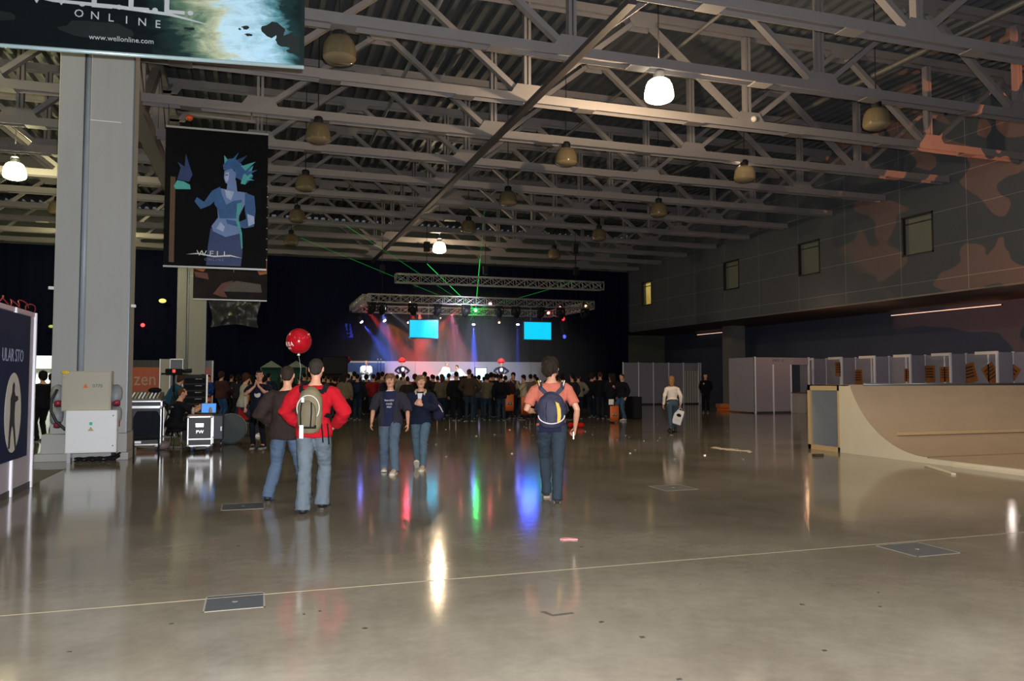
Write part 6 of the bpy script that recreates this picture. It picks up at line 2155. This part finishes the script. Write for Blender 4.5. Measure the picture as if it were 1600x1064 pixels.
# ================================================================ white partition room at the right of the stage
y = 42.3
M_part = mat('partition_grey', rgb('8f8c9b'), 0.5, var=0.04)
xs = [at_y(u, 600, y).x for u in (974, 998, 1021, 1045, 1068, 1092)]
zt_ = 2.52
t = thing('partition_wall', 'white modular partition wall with folding door right of the stage curtain', 'partition', (xs[0], y, 0))
for i in range(4):
    MB().bx(xs[i] - xs[0] + 0.02, xs[i + 1] - xs[0] - 0.02, 0, 0.03, 0.06, zt_).build('panel', M_part, t)
MB().bx(xs[4] - xs[0] + 0.02, xs[5] - xs[0] - 0.02, 0, 0.03, 2.1, zt_).build('panel', M_part, t)
for i in range(6):
    MB().bx(xs[i] - xs[0] - 0.03, xs[i] - xs[0] + 0.03, -0.02, 0.05, 0, zt_ + 0.03).build('post', MATS['post_white'], t)
mb = MB()
n = 12
x0_, x1_ = xs[4] - xs[0] + 0.03, xs[5] - xs[0] - 0.03
zz = [(x0_ + (x1_ - x0_) * i / n, 0.02 + 0.05 * (i % 2)) for i in range(n + 1)]
mb.prism([(a, b, 0.03) for a, b in zz] + [(a, b + 0.015, 0.03) for a, b in reversed(zz)], (0, 0, 2.05))
mb.build('folding_door', mat('folding_cream', rgb('a09a94'), 0.6), t)
MB().bx(xs[0] - xs[0], xs[5] - xs[0], -0.01, 0.02, 0, 0.08).build('skirting', mat('skirt_dark2', rgb('2c2a2e'), 0.6), t)
xe = at_y(1099, 600, y).x
MB().bx(xs[5] - xs[0] + 0.03, xe - xs[0], 0.3, 0.34, 0, zt_).build('side_panel', mat('part_dark', rgb('4b4a60'), 0.5), t)
MB().bx(xe - xs[0] - 0.03, xe - xs[0] + 0.03, 0.28, 0.34, 0, zt_ + 0.03).build('post', MATS['post_white'], t)
# cabinet, low bench, chairs beyond
q = at_y(1145, 631, 41.0)
tag(MB().bx(-0.3, 0.3, 0, 0.3, 0, 1.5).build('white_cabinet', mat('cab_grey', rgb('7d7c74'), 0.5), None, 0.01, loc=(q.x, 40.9 - 1.7, 0)), 'pale grey narrow cabinet standing against the dark pier beyond the guard', 'cabinet')
q = gnd(1152, 640)
t = thing('low_bench', 'long low orange glowing bench front beyond the guard', 'bench', (q.x, q.y, 0), 0.0)
MB().bx(-1.0, 0.75, 0, 0.4, 0.1, 0.3).build('top', mat('bench_wood', rgb('8a5a34'), 0.5, var=0.2), t)
MB().bx(-0.95, 0.7, 0.05, 0.35, 0, 0.1).build('plinth', mat('bench_orange', rgb('c0591a'), 0.5), t)
light('bench_spot', 'SPOT', (q.x + 0.2, q.y - 2.2, 3.6), 320, (1, 0.45, 0.12), 0.1, target=(q.x, q.y - 0.2, 0), spot=math.radians(38), blend=0.7)
fc = None
for (u, v, rz, lab) in ((1152, 630, 0.3, 'dark red upholstered chair beyond the low bench, left one'), (1163, 631, -0.2, 'dark red upholstered chair beyond the low bench, middle one'), (1174, 630, -0.6, 'dark red upholstered chair beyond the low bench, right one')):
    q = gnd(u, v + 6.5)
    if fc is None:
        fc = thing('upholstered_chair', lab, 'chair', q, rz, 'dark red chairs beyond the bench')
        MB().bx(-0.25, 0.25, -0.25, 0.25, 0.4, 0.5).build('seat', cloth('401219'), fc, 0.02)
        MB().bx(-0.25, 0.25, 0.2, 0.27, 0.5, 0.95).build('backrest', cloth('401219'), fc, 0.03)
        for a in (-0.22, 0.22):
            for b in (-0.22, 0.22):
                MB().tube((a, b, 0), (a, b, 0.42), 0.013, 6).build('leg', M_chrome, fc)
    else:
        dup(fc, q, rz, label=lab)

# ================================================================ right booths
y = 30.0
xa, xb = at_y(1180, 600, y).x, at_y(1264, 600, y).x
M_p2 = mat('partition_warm', rgb('98909a'), 0.5, var=0.04)
t = thing('partition_booth', 'closed end booth of white panels with name board right of the guard', 'booth', (xa, y, 0))
W_ = xb - xa
n3 = [0, W_ * 0.33, W_ * 0.66, W_]
for i in range(2):
    MB().bx(n3[i] + 0.03, n3[i + 1] - 0.03, 0, 0.03, 0.08, 2.2).build('panel', M_p2, t)
MB().bx(0, W_, -0.01, 0.03, 2.2, 2.52).build('name_board', M_p2, t)
for x in n3:
    MB().bx(x - 0.03, x + 0.03, -0.03, 0.04, 0, 2.2 if 0 < x < W_ - 0.1 else 2.55).build('post', MATS['post_white'], t)
MB().bx(0, W_ * 0.66, -0.012, 0.01, 0, 0.08).build('skirting', MATS['skirt_dark'], t)
MB().bx(-0.03, 0.0, 0, 2.0, 0.05, 2.52).build('side_panel', M_p2, t)
MB().bx(0, W_, 2.0, 2.03, 0.05, 2.52).build('rear_panel', M_p2, t)
text('INFO  8', 0.17, mat('blue_ink', rgb('2a3c80'), 0.5), t, (W_ * 0.42, -0.014, 2.38), (PI / 2, 0, 0), 'lettering', 0.001)
q = at_y(1249, 643, y - 0.1)
o = thing('counter', 'low white reception counter at the right end of the closed booth', 'counter', (q.x, y - 0.35, 0))
MB().bx(-0.42, 0.42, -0.2, 0.2, 0.0, 0.9).build('body', mat('counter_white', rgb('a8a09c'), 0.5), o, 0.01)
MB().bx(-0.45, 0.45, -0.24, 0.24, 0.9, 0.94).build('top', mat('counter_brown', rgb('6b5040'), 0.5), o)
# open booths
XB, XF = 26.3, 25.5
ydiv = [33.2, 31.25, 29.3, 27.3, 25.35, 23.4, 21.4, 19.4, 17.4]
for i in range(8):
    ya, yb = ydiv[i], ydiv[i + 1]
    t = thing('partition_booth', 'open white partition booth in the row behind the ramp, %s from the closed end booth' % ORD[i], 'booth', (XB, ya, 0), 0, 'open booths behind the ramp')
    for k in range(2):
        d = (ya - yb) / 2
        MB().bx(-0.03, 0, -d * (k + 1) + 0.03, -d * k - 0.03, 0.05, 2.52).build('panel', M_part, t)
        MB().bx(-0.05, 0.03, -d * (k + 1) - 0.03, -d * (k + 1) + 0.03, 0, 2.55).build('post', MATS['post_white'], t)
    MB().bx(XF - XB + 0.03, -0.05, -(ya - yb) - 0.015, -(ya - yb) + 0.015, 0.05, 2.52).build('panel', M_part, t)
    for x in (XF - XB,):
        MB().bx(x - 0.035, x + 0.035, -(ya - yb) - 0.035, -(ya - yb) + 0.035, 0, 2.56).build('post', MATS['post_white'], t)
    MB().bx(XF - XB - 0.02, XF - XB + 0.02, -(ya - yb), -(ya - yb) * 0.55, 2.45, 2.56).build('header_rail', mat('header_lit', rgb('efe9e0'), 0.4, var=0), t)
M_post = mat('poster_brown', rgb('985a26'), 0.6, var=0.5, scale=5)
for (u, v, tilt, sz, lab) in ((1282, 588, 0, 0.9, 'brown portrait poster on the first booth wall from the closed booth, lower'), (1311, 577, 0, 1.0, 'brown poster hung highest of the booth posters'), (1341, 589, 0, 1.0, 'brown poster hung low right of the highest poster'),
                              (1419, 586, 0, 0.8, 'narrow brown poster just right of the centre of the booth row'), (1453, 584, 0, 1.0, 'upright brown poster left of the three tilted ones'), (1476, 585, 0, 0.9, 'upright brown poster half hidden beside a bright post'),
                              (1515, 583, 14, 1.1, 'brown poster tilted slightly clockwise in the booth row'), (1549, 584, 33, 1.1, 'brown poster tilted diagonally in the booth row'), (1578, 584, -35, 1.1, 'brown poster tilted diagonally, rightmost in the booth row')):
    p = at_x(u, v, XB - 0.045)
    t = thing('booth_poster', lab, 'poster', p, 0, 'brown posters on the booth walls')
    R = Matrix.Rotation(math.radians(-tilt), 3, 'X')
    MB().box((0, 0, 0), (0.01, 0.5 * sz, 0.68 * sz), R).build('sheet', M_post, t)
    m = MB()
    for k in range(4):
        m.box(R @ V((-0.007, 0, (0.2 - 0.11 * k) * sz)), (0.003, 0.36 * sz, 0.05 * sz), R)
    m.build('dark_print', mat('poster_print', rgb('33241a'), 0.6), t)
light('booth_light', 'POINT', (XF - 0.6, 26.5, 3.3), 8, (1, 0.86, 0.8), 0.08)
light('booth_light', 'POINT', (XF - 0.6, 20.5, 3.3), 8, (1, 0.86, 0.8), 0.08)
light('booth_light', 'POINT', (22.6, 28.0, 3.6), 45, (1, 0.55, 0.32), 0.06)
light('hall_fill_lamp', 'POINT', (14.9, 21.4, 8.4), 60, (1, 0.8, 0.6), 0.3)

# ================================================================ skate ramp
XR0, XR1 = 11.75, 21.5
YT, YB_, ZR, Z0 = 13.28, 11.35, 1.42, 0.11
r = ((YT - YB_) ** 2 + (ZR - Z0) ** 2) / (2 * (ZR - Z0))
curve = []
for i in range(25):
    a = math.asin((YT - YB_) / r) * i / 24 if r >= (YT - YB_) else 0
    curve.append((YB_ + r * math.sin(a), Z0 + r - r * math.cos(a)))
plyside = mat('plywood_side', rgb('c9bca2'), 0.6, var=0.08, scale=2.5, bump=0.05)
ply = mat('plywood_surface', rgb('93816c'), 0.55, var=0.14, scale=2.0, stretch=(0.6, 2, 2))
t = thing('quarter_pipe', 'plywood quarter pipe skate ramp with open end box at the right', 'skate ramp', (XR0, YB_, 0))
L = lambda pts, x: [(x, a - YB_, b) for a, b in pts]
MB().prism(L([(YT + 0.32, 0.0), (YT + 0.32, ZR)] + list(reversed(curve)) + [(YB_, 0)], 0), (0.018, 0, 0)).build('side_panel', plyside, t)
e = MB()
yq0, yq1 = YT + 0.32 - YB_, 14.6 - YB_
e.bx(0, 0.05, yq0, yq0 + 0.06, 0, ZR).bx(0, 0.05, yq1 - 0.09, yq1, 0, ZR).bx(0, 0.05, yq0, yq1, ZR - 0.12, ZR).bx(0, 0.05, yq0, yq1, 0, 0.1)
e.build('end_frame', mat('timber_pale', rgb('b59a72'), 0.6, var=0.1), t)
MB().bx(0.85, 0.87, yq0, yq1, 0.0, ZR - 0.03).build('inner_panel', mat('ply_inner', rgb('8e8c88'), 0.6, var=0.12, scale=3), t)
MB().bx(0.03, 9.7, yq1 - 0.02, yq1, 0.0, ZR - 0.03).build('back_panel', mat('ply_inner', rgb('8e8c88')), t)
MB().bx(0.0, 9.75, YT - YB_ + 0.03, yq1, ZR - 0.02, ZR).build('platform_deck', ply, t)
for i in range(8):
    xa = 0.0 + 1.22 * i
    m = MB()
    vs = []
    for (a, b) in curve:
        vs += [(xa + 0.002, a - YB_, b + 0.004), (xa + 1.218, a - YB_, b + 0.004)]
    m.add(vs, [(2 * k, 2 * k + 1, 2 * k + 3, 2 * k + 2) for k in range(len(curve) - 1)], True)
    vs2 = [(a, b, c - 0.014) for a, b, c in vs]
    m.add(vs2, [(2 * k, 2 * k + 1, 2 * k + 3, 2 * k + 2) for k in range(len(curve) - 1)], True)
    m.build('riding_surface', ply, t)
MB().tube((0.35, YT - YB_ + 0.01, ZR + 0.01), (5.0, YT - YB_ + 0.01, ZR + 0.01), 0.03, 10).build('coping', mat('coping_steel', rgb('6d7076'), 0.4, 0.7), t)
t = thing('flat_deck', 'low plywood flat deck between the ramps at the right edge', 'skate ramp', (XR0, YB_, 0))
for i in range(8):
    MB().bx(1.22 * i + 0.003, 1.22 * i + 1.217, -5.0, -0.01, 0.09, 0.11).build('deck_sheet', ply, t)
MB().bx(0.0, 0.04, -5.0, 0, 0.0, 0.09).build('edge_board', plyside, t)
MB().bx(-0.05, 0.0, -5.0, -0.6, 0.0, 0.04).build('edge_batten', plyside, t)
yb2 = 12.44
zb2 = Z0 + r - math.sqrt(r * r - (yb2 - YB_) ** 2)
o = MB().beam((12.15, yb2, zb2 + 0.035), (21.4, yb2, zb2 + 0.035), 0.06, 0.05).build('timber_batten', mat('timber_pale', rgb('b59a72')))
tag(o, 'long pale timber batten lying across the curved ramp surface', 'batten')
a, b = gnd(1447, 729), gnd(1490, 742)
o = MB().beam((a.x, a.y, 0.015), (b.x, b.y, 0.015), 0.07, 0.025).build('loose_plank', plyside)
tag(o, 'short loose plank lying on the floor at the foot of the ramp', 'plank')
p = gnd(1278, 713)
o = MB().bx(-0.1, 0.1, -0.06, 0.06, 0, 0.05).build('small_box', mat('dark_brown_box', rgb('3a2f28'), 0.6), None, 0.01)
o.location = p
tag(o, 'small dark box on the floor before the end box of the ramp', 'box')

# ================================================================ floor hatches and litter
M_hatch = mat('hatch_steel', rgb('3d4247'), 0.6, 0.1, var=0.25, scale=30, bump=0.3)
for (u, v, s, lab) in ((367, 940, 0.40, 'square steel floor hatch nearest the camera, bright rimmed, at left'), (380, 791, 0.5, 'steel floor hatch by the feet of the brown jacket man'), (1433, 858, 0.5, 'steel floor hatch at the right before the ramp'), (1052, 762, 0.52, 'steel floor hatch under the reflection of the blonde girl')):
    p = gnd(u, v)
    t = thing('floor_hatch', lab, 'floor hatch', (p.x, p.y, 0), 0, 'steel floor hatches')
    m = MB()
    h = s / 2
    m.bx(-h, h, -h, -h + 0.012, 0, 0.0015).bx(-h, h, h - 0.012, h, 0, 0.0015).bx(-h, -h + 0.012, -h, h, 0, 0.0015).bx(h - 0.012, h, -h, h, 0, 0.0015)
    m.build('rim', mat('hatch_rim', rgb('8a857b'), 0.5, 0.2), t)
    MB().bx(-h + 0.012, h - 0.012, -h + 0.012, h - 0.012, 0, 0.001).build('lid', M_hatch, t)
    MB().lathe([(0.0, 0.003), (0.018, 0.003), (0.02, 0.001)], n=10).build('lift_eye', M_alu, t)
p = gnd(868, 958)
o = MB().prism([(0, 0, 0), (0.04, 0, 0), (0.055, -0.085, 0), (0.2, -0.075, 0), (0.2, -0.11, 0), (0.05, -0.12, 0)], (0, 0, 0.004)).build('tape_mark', mat('tape_dark', rgb('3d382f'), 0.7))
o.location = (p.x - 0.09, p.y + 0.05, 0.0)
tag(o, 'dark L shaped tape mark on the floor in front at the centre', 'tape mark')
p = gnd(886, 843)
o = MB().prism([(-0.07, 0.01, 0), (-0.02, 0.05, 0), (0.04, 0.03, 0), (0.09, -0.05, 0), (0.05, -0.05, 0), (0.01, -0.02, 0), (-0.05, -0.03, 0)], (0, 0, 0.012)).build('paper_scrap', mat('pink_scrap', rgb('c07c80'), 0.7))
o.location = p
tag(o, 'pink scrap of paper on the floor below the salmon shirt man', 'litter')
random.seed(5)
scr = None
for (u, v) in ((940, 972), (1004, 996), (1254, 945), (1288, 1017), (570, 982), (500, 955), (268, 975), (1062, 1062), (108, 1019), (372, 854), (475, 960), (1375, 948), (1372, 926), (908, 855), (1094, 914)):
    p = gnd(u, v)
    if scr is None:
        scr = MB().prism([(-0.012, -0.008, 0), (0.01, -0.01, 0), (0.014, 0.006, 0), (-0.006, 0.01, 0)], (0, 0, 0.004)).build('dirt_speck', mat('speck_dark', rgb('2a2520'), 0.7))
        o = scr
    else:
        o = scr.copy()
        COL.objects.link(o)
    o.location = p
    o.rotation_euler = (0, 0, random.uniform(0, 6))
    s = random.uniform(0.7, 1.6)
    o.scale = (s, s, 1)
    tag(o, 'tiny dark crumb of dirt on the bare concrete floor in the foreground', 'litter', 'dark crumbs on the floor')
cf = None
for i in range(46):
    u = random.uniform(640, 1170)
    v = random.uniform(657, 690) if i % 4 else random.uniform(690, 722)
    p = gnd(u, v)
    if cf is None:
        cf = MB().prism([(-0.035, -0.02, 0), (0.03, -0.03, 0), (0.035, 0.02, 0.03), (-0.02, 0.03, 0.02)], (0, 0, 0.006)).build('confetti_scrap', mat('foil_white', rgb('e8e8ea'), 0.25, 0.3))
        o = cf
    else:
        o = cf.copy()
        COL.objects.link(o)
    o.location = p
    o.rotation_euler = (0, 0, random.uniform(0, 6))
    s = random.uniform(0.3, 0.75)
    o.scale = (s, s, s)
    tag(o, 'shiny white scrap of confetti on the floor between the crowd and the blonde girl', 'litter', 'confetti scraps on the floor')
o = MB()
for i in range(40):
    a = i / 39
    q = gnd(1114 + 58 * a, 699 + 7 * a + random.uniform(-1.5, 1.5))
    o.ell((q.x, q.y, 0.004), (random.uniform(0.03, 0.1), random.uniform(0.03, 0.07), 0.006), 8, 4)
o = o.build('sawdust_trail', mat('sawdust', rgb('b9a88e'), 0.9))
tag(o, 'pale streak of dust spilled on the floor right of the blonde girl', 'dust', kind='stuff')
q = gnd(922, 664)
for (u, nm) in ((893, 'left'), (907, 'right')):
    q = gnd(u, 669)
    o = MB().ell((0, 0, 0.09), (0.13, 0.1, 0.09), 12, 8).build('red_bag', cloth('b01414'))
    o.location = q
    tag(o, 'small bright red bundle on the floor beside the salmon shirt man, %s one' % nm, 'bag')

# patterned orange projection from a real lamp with a cut-out disc
gl_ = light('pattern_projector', 'SPOT', (14.5, 8.5, 2.6), 7500, (1.0, 0.28, 0.09), 0.0, target=(23.5, 16.3, 7.6), spot=math.radians(50), blend=0.1)
ld = gl_.data
ld.use_nodes = True
nt = ld.node_tree
em = nt.nodes['Emission']
tc = nt.nodes.new('ShaderNodeTexCoord')
nz = nn(nt, 'ShaderNodeTexNoise', Scale=14.0, Detail=0.6, Distortion=0.5)
nt.links.new(tc.outputs['Normal'], nz.inputs['Vector'])
gt = nn(nt, 'ShaderNodeMath', operation='GREATER_THAN')
gt.inputs[1].default_value = 0.53
nt.links.new(nz.outputs['Fac'], gt.inputs[0])
nt.links.new(gt.outputs[0], em.inputs['Strength'])
em.inputs['Color'].default_value = (1, 1, 1, 1)
